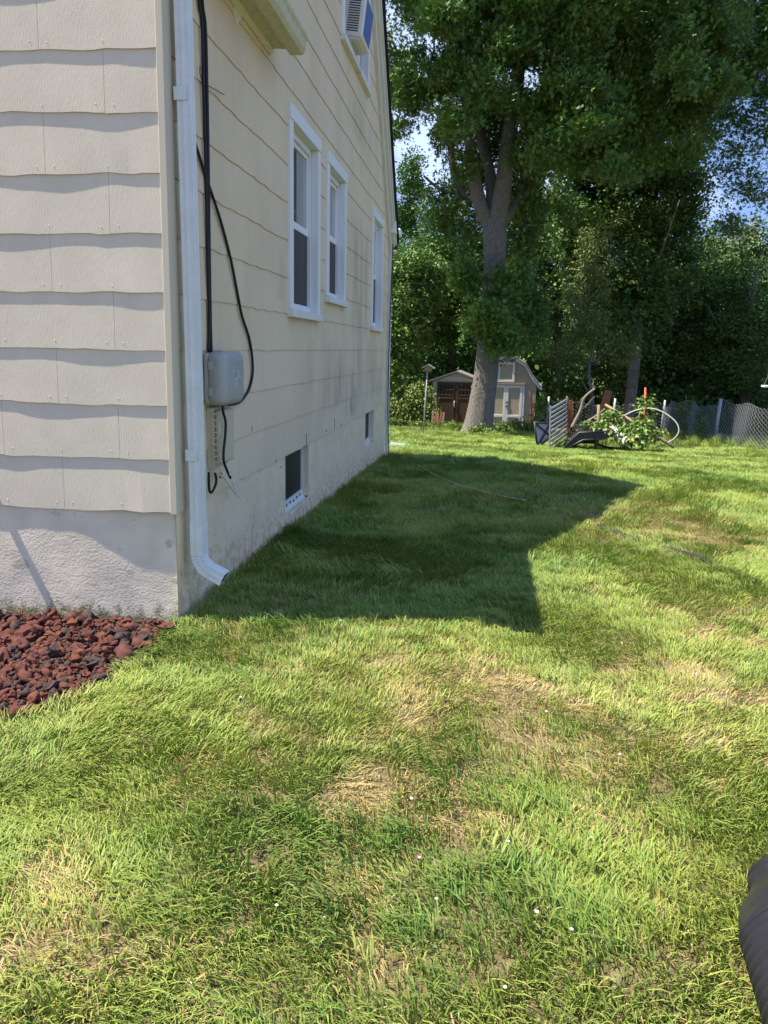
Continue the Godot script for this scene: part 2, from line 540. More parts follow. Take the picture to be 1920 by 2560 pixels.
func sheath(bound: PackedVector2Array, holes: Array, us: Array, vs: Array, at: Callable, n0: float, n1: float) -> ArrayMesh:
	# the wall behind the cladding, a slab with real openings
	for h in holes:
		us.append_array([h[0].x, h[1].x]); vs.append_array([h[0].y, h[2].y])
	us.sort(); vs.sort()
	var st := new_st()
	for i in us.size() - 1:
		for j in vs.size() - 1:
			if us[i + 1] - us[i] < 0.001 or vs[j + 1] - vs[j] < 0.001: continue
			var mid := Vector2((us[i] + us[i + 1]) * 0.5, (vs[j] + vs[j + 1]) * 0.5)
			var open := false
			for h in holes:
				if Geometry2D.is_point_in_polygon(mid, h): open = true
			if open: continue
			for p in Geometry2D.intersect_polygons(rect(us[i], us[i + 1], vs[j], vs[j + 1]), bound):
				var ix := Geometry2D.triangulate_polygon(p)
				for t in range(0, ix.size(), 3):
					var a: Vector2 = p[ix[t]]
					var b: Vector2 = p[ix[t + 1]]
					var c: Vector2 = p[ix[t + 2]]
					tri(st, at.call(a.x, a.y, n0), at.call(b.x, b.y, n0), at.call(c.x, c.y, n0))
					tri(st, at.call(a.x, a.y, n1), at.call(b.x, b.y, n1), at.call(c.x, c.y, n1))
	return done(st)

func sbox(st: SurfaceTool, u0: float, u1: float, v0: float, v1: float, n0: float, n1: float, bev := 0.003) -> void:
	bx(st, Vector3((n0 + n1) * 0.5, (v0 + v1) * 0.5, -(u0 + u1) * 0.5), Vector3(n1 - n0, v1 - v0, u1 - u0), Basis(), bev)

func window(house: Node3D, u0: float, u1: float, v0: float, v1: float, kind: int) -> MeshInstance3D:
	# double-hung window: flat casing, deep reveal, two sashes, sill board
	var cw := 0.1
	var st := new_st()
	sbox(st, u0, u1, v1 - cw, v1, -0.033, 0.036)
	sbox(st, u0, u0 + cw, v0 + 0.062, v1 - cw - 0.001, -0.033, 0.030)
	sbox(st, u1 - cw, u1, v0 + 0.062, v1 - cw - 0.001, -0.033, 0.030)
	var w := part("window", done(st), M.white_paint, house)
	st = new_st()
	sbox(st, u0 - 0.015, u1 + 0.015, v0, v0 + 0.06, -0.08, 0.055)
	part("sill", done(st), M.old_white, w)
	var a := u0 + cw
	var b := u1 - cw
	var lo := v0 + 0.06
	var hi := v1 - cw
	# jamb liner that the sashes slide in
	st = new_st()
	sbox(st, a - 0.02, a + 0.022, lo, hi, -0.10, -0.034)
	sbox(st, b - 0.022, b + 0.02, lo, hi, -0.10, -0.034)
	sbox(st, a + 0.022, b - 0.022, hi - 0.05, hi + 0.02, -0.10, -0.034)
	sbox(st, a + 0.022, b - 0.022, lo - 0.02, lo + 0.05, -0.10, -0.034)
	part("jamb", done(st), M.white_paint, w)
	var mid := (lo + hi) * 0.5 - 0.02
	var parts_uv := [[a + 0.024, b - 0.024, mid - 0.01, hi - 0.052, -0.055], [a + 0.024, b - 0.024, lo + 0.052, mid + 0.035, -0.080]]
	for i in 2:
		var r = parts_uv[i]
		var f := 0.035
		st = new_st()
		sbox(st, r[0], r[0] + f, r[2], r[3], r[4] - 0.02, r[4])
		sbox(st, r[1] - f, r[1], r[2], r[3], r[4] - 0.02, r[4])
		sbox(st, r[0] + f, r[1] - f, r[3] - f, r[3], r[4] - 0.02, r[4])
		sbox(st, r[0] + f, r[1] - f, r[2], r[2] + f, r[4] - 0.02, r[4])
		var s := part("sash", done(st), M.white_paint, w)
		st = new_st()
		sbox(st, r[0] + f, r[1] - f, r[2] + f, r[3] - f, r[4] - 0.014, r[4] - 0.010, 0.0)
		part("pane", done(st), M.glass, w)
		if i == 1:
			st = new_st()
			sbox(st, r[0] - 0.001, r[1] + 0.001, r[2] + 0.012, r[3] - 0.015, r[4] + 0.012, r[4] + 0.016, 0.0)
			part("insect_screen", done(st), M.screen, w)
			st = new_st()
			sbox(st, r[0] - 0.001, r[1] + 0.001, r[3] - 0.014, r[3] + 0.012, r[4] + 0.008, r[4] + 0.024)
			sbox(st, r[0] - 0.001, r[1] + 0.001, r[2] - 0.012, r[2] + 0.011, r[4] + 0.008, r[4] + 0.024)
			part("screen_frame", done(st), M.white_paint, w)
	# what hangs inside
	st = new_st()
	if kind == 0:
		var c0 := lerpf(a, b, 0.62)
		for i in 9:
			var x0 := lerpf(c0, b, i / 9.0)
			var x1 := lerpf(c0, b, (i + 1) / 9.0)
			var n0 := -0.2 - 0.025 * (i % 2)
			var n1 := -0.2 - 0.025 * ((i + 1) % 2)
			quad(st, side(x0, lo, n0), side(x1, lo, n1), side(x1, hi, n1), side(x0, hi, n0))
		part("curtain", done(st), M.curtain, w)
	else:
		for i in 18:
			var y := lerpf(mid, hi, (i + 0.5) / 18.0)
			bx(st, side((a + b) * 0.5, y, -0.19), Vector3(0.004, 0.034, b - a), Basis(Vector3(0, 0, 1), 0.35), 0.0)
		part("blind", done(st), M.blind, w)
	return w

func cellar_window(house: Node3D, u0: float, u1: float, v0: float, v1: float, tatty: bool) -> void:
	var st := new_st()
	sbox(st, u0, u0 + 0.03, v0 + 0.045, v1, -0.080, -0.050)
	sbox(st, u1 - 0.03, u1, v0 + 0.045, v1, -0.080, -0.050)
	sbox(st, u0 + 0.03, u1 - 0.03, v1 - 0.03, v1, -0.080, -0.050)
	sbox(st, u0, u1, v0, v0 + 0.06, -0.080, -0.046)
	var w := part("cellar_window", done(st), M.old_white, house)
	st = new_st()
	sbox(st, u0 + 0.03, u1 - 0.03, v0 + 0.06, v1 - 0.03, -0.068, -0.064, 0.0)
	part("pane", done(st), M.vinyl_black, w)
	# splayed mortar sill
	st = new_st()
	quad(st, side(u0, v0 + 0.005, -0.046), side(u1, v0 + 0.005, -0.046), side(u1, v0 - 0.03, 0.004), side(u0, v0 - 0.03, 0.004))
	part("sill", done(st), M.old_white, w)
	if tatty:
		rng.seed = 5
		for i in 6:
			var s2 := new_st()
			var c := Vector2(lerpf(u0 + 0.05, u1 - 0.07, (i + 0.5) / 6.0), v0 + 0.03 + rng.randf_range(-0.012, 0.012))
			var poly := PackedVector2Array()
			for j in 5:
				var a := TAU * j / 5 + rng.randf() * 0.7
				poly.append(c + Vector2(cos(a) * rng.randf_range(0.012, 0.035), sin(a) * rng.randf_range(0.008, 0.016)))
			extrude(s2, poly, side(0, 0, -0.0465), side(1, 0, 0), Vector3.UP, Vector3(0.0025, 0, 0))
			part("bare_patch", done(s2), M.dark_line, w)

func build_house() -> void:
	var house := thing("house", Vector3.ZERO, "beige house clad in wavy-edged cement shingles, with white windows and downspout", "house")
	var wins := [[2.375, 3.50, 1.612, 3.12, 0], [3.83, 4.86, 1.80, 3.12, 1], [6.88, 7.94, 1.612, 3.12, 1]]
	var upper := [4.55, 6.34, 4.26, 5.75]
	var cells := [[2.30, 3.15, 0.10, SILL_H], [6.64, 7.43, 0.12, SILL_H]]
	var holes := []
	for w in wins: holes.append(rect(w[0], w[1], w[2] + 0.02, w[3]))
	holes.append(rect(upper[0], upper[1], upper[2] + 0.02, upper[3]))
	var gp := gable_poly()
	var inner_holes := []
	for w in wins: inner_holes.append(rect(w[0] + 0.08, w[1] - 0.08, w[2] + 0.04, w[3] - 0.08))
	inner_holes.append(rect(upper[0] + 0.08, upper[1] - 0.08, upper[2] + 0.04, upper[3] - 0.08))
	var above := PackedVector2Array([Vector2(0.0, SILL_H), Vector2(DEEP, SILL_H), Vector2(DEEP, 3.05), Vector2(RIDGE_U, RIDGE_H), Vector2(1.0, 3.32), Vector2(0, 3.32)])
	var wall := part("side_wall", sheath(above, inner_holes, [0.0, DEEP, STEP_U, RIDGE_U], [SILL_H, 1.0, 3.05, 3.12, RIDGE_H], side, -0.002, -0.14), M.trim_paint, house)
	var uv_side := func(p: Vector2) -> Vector2: return Vector2(p.x / 9.0, 1.0 - p.y / 7.5)
	var bound := above.duplicate()
	bound[0] = Vector2(0.085, SILL_H - 0.02)
	bound[1] = Vector2(DEEP, SILL_H - 0.02)
	bound[5] = Vector2(0.085, 3.32)
	clad(wall, M.side_paint, side, uv_side, 0.0, DEEP, RIDGE_H, bound, holes, 0.17, 101)
	# a few open splits and broken corners along the lowest course
	var st := new_st()
	for s in [[3.02, 0.565, 0.10, 0.006], [4.36, 0.57, 0.11, 0.004], [5.6, 0.83, 0.07, 0.004], [1.35, 0.84, 0.04, 0.003]]:
		bx(st, side(s[0], s[1] + s[2] * 0.5, 0.011), Vector3(0.003, s[2], s[3]), Basis(Vector3(1, 0, 0), 0.04), 0.0)
	for s in [[1.98, 0.565, 0.016], [2.12, 0.50, 0.011], [3.92, 0.60, 0.02], [4.75, 0.585, 0.026]]:
		bx(st, side(s[0], s[1], 0.0105), Vector3(0.003, s[2], s[2] * 0.9), Basis(Vector3(1, 0, 0), 0.6), 0.0)
	part("open_splits", done(st), M.dark_line, house)
	# front wall
	var fwall := part("front_wall", sheath(rect(0, 4.2, SILL_H, 3.32), [], [0.0, 4.2], [SILL_H, 3.32], front, -0.002, -0.14), M.trim_paint, house)
	var uv_front := func(p: Vector2) -> Vector2: return Vector2(p.x, -p.y)
	clad(fwall, M.front_paint, front, uv_front, 0.0, 2.1, 3.3, rect(0.022, 2.1, SILL_H - 0.02, 3.32), [], 0.03, 103)
	# corner bead
	st = new_st()
	bx(st, Vector3(-0.005, 1.94, 0.0065), Vector3(0.034, 2.76, 0.013), Basis(), 0.002)
	bx(st, Vector3(0.006, 1.94, -0.0455), Vector3(0.012, 2.76, 0.089), Basis(), 0.002)
	part("corner_trim", done(st), M.trim_paint, house)
	# foundation: side, with cellar openings
	st = new_st()
	var fb := rect(0, DEEP, -0.7, SILL_H)
	var us := [0.0, DEEP]
	var vs := [-0.7, SILL_H]
	var ch := []
	for c in cells: ch.append(rect(c[0], c[1], c[2], c[3]))
	for h in ch:
		us.append_array([h[0].x, h[1].x]); vs.append_array([h[0].y])
	us.sort(); vs.sort()
	for i in us.size() - 1:
		for j in vs.size() - 1:
			var mid := Vector2((us[i] + us[i + 1]) * 0.5, (vs[j] + vs[j + 1]) * 0.5)
			var open := false
			for h in ch:
				if Geometry2D.is_point_in_polygon(mid, h): open = true
			if open: continue
			var q := [Vector2(us[i], vs[j]), Vector2(us[i + 1], vs[j]), Vector2(us[i + 1], vs[j + 1]), Vector2(us[i], vs[j + 1])]
			var w := []
			for p in q: w.append(Vector2(p.x / 9.0, (0.6 - p.y) / 1.0))
			tri(st, side(q[0].x, q[0].y, 0.001), side(q[1].x, q[1].y, 0.001), side(q[2].x, q[2].y, 0.001), w[0], w[1], w[2])
			tri(st, side(q[0].x, q[0].y, 0.001), side(q[2].x, q[2].y, 0.001), side(q[3].x, q[3].y, 0.001), w[0], w[2], w[3])
	for c in cells:   # the reveals
		for e in [[c[0], 0.0], [c[1], 0.0]]:
			var w := Vector2(e[0] / 9.0, 0.2)
			tri(st, side(e[0], c[2], 0.001), side(e[0], c[3], 0.001), side(e[0], c[3], -0.13), w, w, w)
			tri(st, side(e[0], c[2], 0.001), side(e[0], c[3], -0.13), side(e[0], c[2], -0.13), w, w, w)
	part("foundation", done(st), M.side_foundation_paint, house)
	for i in cells.size(): cellar_window(house, cells[i][0], cells[i][1], cells[i][2], cells[i][3] - 0.01, i == 0)
	# foundation: front, slightly bulging trowelled stucco
	st = new_st(true)
	var bulge := func(u: float, v: float) -> float:
		var t := clampf((u - 0.05) / 0.5, 0, 1)
		var b: float = -0.016 + 0.016 * t * t * (3 - 2 * t)
		b += wide_noise.get_noise_2d(u * 9.0 + 31.0, v * 9.0) * 0.006 + rough_noise.get_noise_2d(u * 60.0, v * 60.0) * 0.0010
		return b + 0.010 * clampf((0.42 - v) / 0.5, 0, 1)
	for i in 120:
		for j in 40:
			var c := []
			var w := []
			for e in [[0, 0], [1, 0], [1, 1], [0, 1]]:
				var u: float = (i + e[0]) / 120.0 * 2.6
				var v: float = -0.4 + (j + e[1]) / 40.0 * 0.97
				c.append(front(u, v, bulge.call(u, v) if u > 0.001 else -0.016 + 0.010 * clampf((0.42 - v) / 0.5, 0, 1)))
				w.append(Vector2(u / 3.0, (0.6 - v) / 1.2))
			tri(st, c[0], c[2], c[1], w[0], w[2], w[1])
			tri(st, c[0], c[3], c[2], w[0], w[3], w[2])
	part("foundation", done(st), M.front_stucco, house)
	st = new_st()   # the short return between the two foundation faces
	quad(st, Vector3(0.0, -0.6, -0.02), Vector3(0.0, SILL_H, -0.02), Vector3(-0.001, SILL_H, 0.0), Vector3(-0.001, -0.6, 0.0))
	# other walls and floor close the house
	bx(st, Vector3(-4.5, 1.3, -DEEP + 0.06), Vector3(8.98, 4.0, 0.12), Basis(), 0.0)
	bx(st, Vector3(-8.95, 1.3, -5.3), Vector3(0.1, 4.0, 6.6), Basis(), 0.0)
	bx(st, Vector3(-6.6, 1.3, -2.0), Vector3(4.75, 4.0, 0.12), Basis(), 0.0)
	bx(st, Vector3(-4.2, 1.3, -1.0), Vector3(0.1, 4.0, 1.9), Basis(), 0.0)
	bx(st, Vector3(-4.5, 0.45, -5.3), Vector3(8.7, 0.1, 6.6), Basis(), 0.0)
	bx(st, Vector3(-2.1, 0.45, -1.0), Vector3(4.0, 0.1, 1.8), Basis(), 0.0)
	part("far_walls", done(st), M.trim_paint, house)
	# roofs: a steep main gable and a low roof over the front block
	st = new_st()
	for s in [[RIDGE_U, RIDGE_H, DEEP + 0.2, 2.83], [RIDGE_U, RIDGE_H, 0.95, 3.28]]:
		var x0 := 0.12 if s[2] > 4.0 else 0.02
		var poly := PackedVector2Array([Vector2(s[0], s[1] + 0.02), Vector2(s[2], s[3] + 0.02), Vector2(s[2], s[3] + 0.12), Vector2(s[0], s[1] + 0.12)])
		extrude(st, poly, Vector3(x0, 0, 0), Vector3(0, 0, -1), Vector3.UP, Vector3(-9.3, 0, 0))
	var fr := PackedVector2Array([Vector2(0.20, 3.40), Vector2(-2.1, 4.35), Vector2(-4.4, 3.40), Vector2(-4.4, 3.47), Vector2(-2.1, 4.42), Vector2(0.20, 3.47)])
	extrude(st, fr, Vector3(0, 0, 0.012), Vector3.RIGHT, Vector3.UP, Vector3(0, 0, -1.89))
	part("roof", done(st), M.roof_shingle, house)
	st = new_st()
	extrude(st, PackedVector2Array([Vector2(0, 3.32), Vector2(-4.2, 3.32), Vector2(-2.1, 4.3)]), Vector3(0, 0, -0.1), Vector3.RIGHT, Vector3.UP, Vector3(0, 0, 0.1))
	part("front_gable", done(st), M.trim_paint, house)
	# rake boards along the main gable and the dark shingle edge above
	st = new_st()
	var st2 := new_st()
	for s in [[RIDGE_U, RIDGE_H, DEEP + 0.12, 2.93], [RIDGE_U, RIDGE_H, 1.0, 3.33]]:
		var a := Vector2(s[0], s[1])
		var b := Vector2(s[2], s[3])
		var d := (b - a).normalized()
		var nrm := Vector2(-d.y, d.x) if s[2] < s[0] else Vector2(d.y, -d.x)
		if nrm.y > 0: nrm = -nrm
		for l in [[0.0, 0.05, 0.03, 0.115], [0.05, 0.10, 0.03, 0.09], [0.10, 0.19, 0.015, 0.05]]:
			var poly := PackedVector2Array([a + nrm * l[0], b + nrm * l[0], b + nrm * l[1], a + nrm * l[1]])
			extrude(st, poly, Vector3(l[2] - 0.02, 0, 0), Vector3(0, 0, -1), Vector3.UP, Vector3((l[3] - l[2] + 0.02) if s[2] > 4.0 else 0.02, 0, 0))
		var up := PackedVector2Array([a - nrm * 0.002, b - nrm * 0.002, b - nrm * 0.03, a - nrm * 0.03])
		extrude(st2, up, Vector3(0.02, 0, 0), Vector3(0, 0, -1), Vector3.UP, Vector3(0.13 if s[2] > 4.0 else 0.012, 0, 0))
	part("rake_board", done(st), M.old_white, house)
	part("roof_edge", done(st2), M.roof_edge, house)
	st = new_st()   # boxed return at the back eave
	bx(st, Vector3(0.065, 3.13, -DEEP - 0.01), Vector3(0.12, 0.17, 0.36), Basis(), 0.004)
	bx(st, Vector3(0.07, 3.10, -DEEP - 0.29), Vector3(0.18, 0.12, 0.18), Basis(), 0.02)
	part("eave_return", done(st), M.white_paint, house)
	# front block eave: crown trim, soffit, gutter
	st = new_st()
	sbox(st, -0.11, STEP_U, 3.285, 3.315, 0.012, 0.036)
	sbox(st, -0.11, STEP_U - 0.004, 3.270, 3.30, 0.012, 0.022)
	part("crown_trim", done(st), M.old_white, house)
	st = new_st()
	sbox(st, -0.11, STEP_U - 0.004, 3.308, 3.330, 0.036, 0.085, 0.001)
	sbox(st, -0.11, STEP_U - 0.006, 3.304, 3.330, 0.087, 0.14, 0.001)
	part("soffit", done(st), M.soffit_paint, house)
	st = new_st()
	var gp2 := PackedVector2Array([Vector2(0.14, 3.275), Vector2(0.225, 3.275), Vector2(0.243, 3.30), Vector2(0.25, 3.35), Vector2(0.262, 3.37), Vector2(0.262, 3.39), Vector2(0.14, 3.39)])
	extrude(st, gp2, Vector3(0, 0, 0.17), Vector3.RIGHT, Vector3.UP, Vector3(0, 0, -0.17 - STEP_U - 0.02))
	part("gutter", done(st), M.soffit_paint, house)
	for w in wins: window(house, w[0], w[1], w[2], w[3], w[4])
	# upper double window: two frames side by side
	var um: float = (upper[0] + upper[1]) * 0.5
	window(house, upper[0], um + 0.05, upper[2], upper[3], 1)
	window(house, um + 0.051, upper[1], upper[2], upper[3], 1)
	build_downspout(house)
	# rear downspout seen edge-on at the back corner
	st = new_st()
	bx(st, Vector3(0.03, 1.38, -DEEP - 0.05), Vector3(0.05, 3.3, 0.07), Basis(), 0.006)
	part("rear_downspout", done(st), M.white_metal, house)
	st = new_st()
	tube(st, spline([Vector3(0.07, 2.9, -DEEP + 0.01), Vector3(0.045, 1.4, -DEEP + 0.012), Vector3(0.05, 0.4, -DEEP + 0.01), Vector3(0.08, -0.24, -DEEP + 0.03)], 20), 0.008, 6)
	part("ground_wire", done(st), M.black_cable, house)
	part("room_floor", box_mesh(Vector3(8.6, 0.08, 6.4), 0.0), M.room_wall, house, Vector3(-4.6, 3.15, -5.3))

func build_downspout(house: Node3D) -> void:
	# ribbed rectangular pipe, two straps and an elbow kicking out from the wall
	var prof := func(w: float, d: float, rib: float) -> Array:
		var out := []
		for e in 4:
			for i in 8:
				var t := i / 8.0
				var s := -1.0 + 2.0 * t
				var p: Vector2 = [Vector2(s * w, d), Vector2(w, -s * d), Vector2(-s * w, -d), Vector2(-w, s * d)][e]
				var nrm: Vector2 = [Vector2(0, 1), Vector2(1, 0), Vector2(0, -1), Vector2(-1, 0)][e]
				out.append(p * (0.985 if i == 0 else 1.0) + nrm * rib * (0.5 - 0.5 * cos(t * TAU * 2.0)))
		return out
	var st := new_st()
	var rings := []
	var shape: Array = prof.call(0.030, 0.040, -0.0022)
	for i in 13:
		var t := i / 12.0
		var y := lerpf(3.3, 0.44, t)
		var cx := lerpf(0.062, 0.078, t)
		var ring := []
		for p in shape: ring.append(Vector3(cx + p.x, y, -0.115 + p.y))
		rings.append(ring)
	loft(st, rings)
	var pipe := part("downspout", done(st), M.spout_paint, house)
	# elbow, crimped on its bend
	st = new_st()
	rings = []
	var big: Array = prof.call(0.033, 0.043, -0.0022)
	var path := []
	for i in 5: path.append([Vector3(0.078, lerpf(0.50, 0.335, i / 4.0), -0.115), -PI / 2, 0.0])
	var c := Vector3(0.078, 0.335, -0.115)
	var ang := -PI / 2
	for i in 23:
		ang += deg_to_rad(2.75)
		c += Vector3(cos(ang), sin(ang), 0) * 0.0050
		path.append([c, ang, [0.0, 0.008, 0.004][i % 3]])
	for i in 4:
		c += Vector3(cos(ang), sin(ang), 0) * 0.020
		path.append([c, ang, 0.0])
	for k in path:
		var dirv := Vector3(cos(k[1]), sin(k[1]), 0)
		var sidev := Vector3(-sin(k[1]), cos(k[1]), 0)
		var ring := []
		for p in big:
			var q: Vector2 = p * (1.0 - k[2] * 12.0)
			ring.append(k[0] + sidev * q.x + Vector3(0, 0, 1) * q.y)
		rings.append(ring)
	var tip: Array = rings[-1]
	loft(st, rings, false)
	part("elbow", done(st), M.spout_paint, pipe)
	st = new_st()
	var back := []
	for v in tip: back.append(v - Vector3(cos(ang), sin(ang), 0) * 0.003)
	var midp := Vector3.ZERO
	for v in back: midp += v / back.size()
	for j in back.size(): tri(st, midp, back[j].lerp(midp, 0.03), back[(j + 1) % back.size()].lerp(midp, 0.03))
	part("mouth_shade_sheet", done(st), M.dark_line, pipe)  # dark sheet across the spout mouth, painted in place of the shade inside
	for y in [0.85, 2.53]:
		st = new_st()
		var cx := lerpf(0.062, 0.078, (3.3 - y) / 2.86)
		bx(st, Vector3(cx - 0.012, y, -0.070), Vector3(0.062, 0.058, 0.003), Basis(), 0.001)
		bx(st, Vector3(cx - 0.034, y, -0.112), Vector3(0.003, 0.058, 0.088), Basis(), 0.001)
		bx(st, Vector3(cx + 0.011, y - 0.004, -0.067), Vector3(0.008, 0.008, 0.006), Basis(), 0.002)
		part("strap", done(st), M.spout_paint, pipe)

# ------------------------------------------------------------------ things on the wall
func rounded_rect(hw: float, hh: float, r: float, n := 6) -> PackedVector2Array:
	var out := PackedVector2Array()
	for k in 4:
		var c: Vector2 = Vector2(hw - r, hh - r) * [Vector2(1, 1), Vector2(-1, 1), Vector2(-1, -1), Vector2(1, -1)][k]
		for i in n + 1:
			var a := PI / 2 * k + PI / 2 * i / n
			out.append(c + Vector2(cos(a), sin(a)) * r)
	return out

func build_wall_things() -> void:
	# grey domed cable box: its lid faces +x
	var at := Vector3(0.0, 1.215, -0.615)
	var t := thing("utility_box", at, "grey rounded plastic cable box with scuffed lid on the side wall", "utility box")
	var st := new_st()
	bx(st, Vector3(0.026, 0.0, 0.0), Vector3(0.036, 0.27, 0.37), Basis(), 0.012)
	part("box_body", done(st), M.grey_plastic, t)
	st = new_st(true)
	var rings := []
	for k in [[0.045, 0.19, 0.143, 0.045], [0.10, 0.19, 0.143, 0.05], [0.118, 0.183, 0.136, 0.05], [0.128, 0.168, 0.122, 0.045], [0.132, 0.145, 0.10, 0.035], [0.1325, 0.10, 0.06, 0.02]]:
		var ring := []
		for p in rounded_rect(k[1], k[2], k[3], 7): ring.append(Vector3(k[0], p.y, -p.x))
		rings.append(ring)
	loft(st, rings)
	var lid := part("lid", done(st), M.grey_plastic, t)
	st = new_st()
	for i in 2:   # raised label frame, two thin lines
		bx(st, Vector3(0.1328, [0.084, -0.084][i], -0.01), Vector3(0.003, 0.003, 0.22), Basis(), 0.001)
	part("label_ridge", done(st), M.grey_plastic, lid)
	rng.seed = 17
	for i in 14:
		st = new_st()
		bx(st, Vector3(0.1329, rng.randf_range(-0.06, 0.05), rng.randf_range(-0.10, 0.05)), Vector3(0.0015, rng.randf_range(0.015, 0.045), 0.0016), Basis(Vector3(1, 0, 0), rng.randf_range(-1.1, -0.3)), 0.0)
		part("scratch", done(st), M.vinyl_black if i % 4 == 0 else M.spout_paint, lid)
	for y in [0.07, -0.07]:
		st = new_st()
		bx(st, Vector3(0.052, y, 0.187), Vector3(0.028, 0.045, 0.014), Basis(), 0.004)
		bx(st, Vector3(0.075, y + 0.006, 0.191), Vector3(0.03, 0.004, 0.004), Basis(), 0.001)
		part("hinge", done(st), M.grey_plastic, t)
	st = new_st()
	tube(st, [Vector3(0.085, 0.02, -0.186), Vector3(0.088, 0.02, -0.215)], 0.012, 10)
	part("latch", done(st), M.black_plastic, t)
	# beige network box with a ribbed left edge
	at = Vector3(0.0, 0.89, -0.62)
	t = thing("network_box", at, "beige plastic network box with ribbed edge below the grey cable box", "utility box")
	st = new_st()
	bx(st, Vector3(0.022, 0.0, 0.01), Vector3(0.04, 0.34, 0.27), Basis(), 0.008)
	part("box_body", done(st), M.beige_plastic, t)
	st = new_st()
	bx(st, Vector3(0.060, 0.004, -0.008), Vector3(0.036, 0.30, 0.25), Basis(), 0.012)
	part("lid", done(st), M.beige_plastic, t)
	for i in 9:
		st = new_st()
		bx(st, Vector3(0.048, 0.135 - i * 0.033, 0.148), Vector3(0.034, 0.007, 0.014), Basis(), 0.001)
		part("rib", done(st), M.beige_plastic, t)
	st = new_st()
	bx(st, Vector3(0.040, 0.0, 0.1475), Vector3(0.004, 0.31, 0.008), Basis(), 0.001)
	part("hinge_rod", done(st), M.beige_plastic, t)
	# brass padlock dangling under it
	t = thing("padlock", Vector3(0.055, 0.69, -0.55), "small brass padlock hanging under the beige network box", "padlock")
	st = new_st()
	bx(st, Vector3(0, -0.012, 0), Vector3(0.014, 0.032, 0.034), Basis(Vector3(1, 0, 0), 0.5), 0.004)
	part("body", done(st), M.brass, t)
	st = new_st(true)
	tube(st, spline([Vector3(0, 0.0, -0.012), Vector3(0, 0.028, -0.010), Vector3(0, 0.035, 0.004), Vector3(0, 0.025, 0.014), Vector3(0, 0.0, 0.01)], 14), 0.003, 6)
	part("shackle", done(st), M.white_metal, t)
	# cables (points measured on the wall plane)
	var w := func(px: float, py: float, n: float) -> Vector3: return on_x(px, py, n)
	var cab := [
		["power_cable", "pair of black service cables running down the wall into the grey box", [[500, -160], [505, 0], [513, 70], [517, 230], [520, 400], [523, 640], [527, 860], [530, 890]], 0.010, 0.02],
		["power_cable", "thinner black cable clipped beside the pair above the grey box", [[492, -160], [497, 0], [505, 60], [509, 230], [514, 400], [519, 640], [523, 780], [521, 880]], 0.008, 0.02],
		["coax_cable", "black cable looping out over the wall and back under the grey box", [[480, 200], [482, 330], [495, 380], [516, 445], [548, 540], [575, 640], [595, 740], [605, 790], [624, 850], [632, 920], [624, 970], [602, 1003], [576, 1012], [556, 1012]], 0.0085, 0.02],
		["coax_tail", "short black cable hanging from the grey box across the beige box", [[556, 1010], [558, 1030], [564, 1055], [563, 1090], [559, 1130], [560, 1155], [567, 1175], [576, 1195]], 0.0075, 0.1],
		["drip_loop", "small black cable loop hanging under the beige box", [[522, 1180], [522, 1205], [524, 1228], [530, 1230], [538, 1215], [541, 1200], [538, 1183]], 0.0075, 0.05],
	]
	for cdef in cab:
		var pts := []
		for p in cdef[2]: pts.append(w.call(p[0], p[1], cdef[4]))
		var o := part(cdef[0], tube_mesh(spline(pts, 48), cdef[3], 7), M.black_cable, self)
		tag(o, cdef[1], "cable")
	var pts := []
	for p in [[576, 1193], [584, 1213], [592, 1232], [598, 1243], [592, 1238], [575, 1215], [560, 1195], [546, 1186]]: pts.append(w.call(p[0], p[1], 0.06))
	var o := part("ground_wire", tube_mesh(spline(pts, 40), 0.0048, 6), M.white_cable, self)
	tag(o, "thin white wire bent in a V below the beige network box", "cable")
	st = new_st()
	for i in 3:
		var p0: Vector3 = w.call(571 + i * 4.5, 1183 + i * 9.0, 0.1)
		var p1: Vector3 = w.call(573 + i * 4.5, 1187 + i * 9.0, 0.1)
		tube(st, [p0, p1], 0.0085, 8)
	o = part("cable_marker", done(st), M.white_cable, self)
	tag(o, "white printed marker sleeves on the black cable tail", "cable marker")
	# loose strand of old wire
	pts = []
	for p in [[500, 165], [500, 185], [508, 205], [522, 215], [545, 228], [561, 237]]: pts.append(w.call(p[0], p[1], 0.025))
	o = part("loose_wire", tube_mesh(spline(pts, 24), 0.0022, 5), M.dark_line, self)
	tag(o, "thin loose wire end sticking out by the service cables", "wire")
	# window air conditioner, tipped out over the upper sill
	var acu := 5.14
	t = thing("air_conditioner", side(acu, 4.62, 0.0), "white window air conditioner with grille coloured by a painted blue reflection in the upper window", "air conditioner")
	var tilt := Basis(Vector3(0, 0, 1), -0.12)
	st = new_st()
	bx(st, tilt * Vector3(0.02, -0.005, 0), Vector3(0.32, 0.40, 0.50), tilt, 0.015)
	part("case", done(st), M.ac_plastic, t)
	for i in 15:
		st = new_st()
		bx(st, tilt * Vector3(0.075, 0.165 - i * 0.0225, 0.2515), Vector3(0.115, 0.010, 0.003), tilt, 0.0)
		part("vent_slot", done(st), M.dark_line, t)
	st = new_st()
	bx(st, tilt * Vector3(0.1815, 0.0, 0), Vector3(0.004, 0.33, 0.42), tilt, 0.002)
	part("rear_grille", done(st), M.ac_blue_reflection, t)
	st = new_st()
	bx(st, tilt * Vector3(0.01, -0.213, 0), Vector3(0.28, 0.02, 0.46), tilt, 0.008)
	part("base_pan", done(st), M.ac_plastic, t)

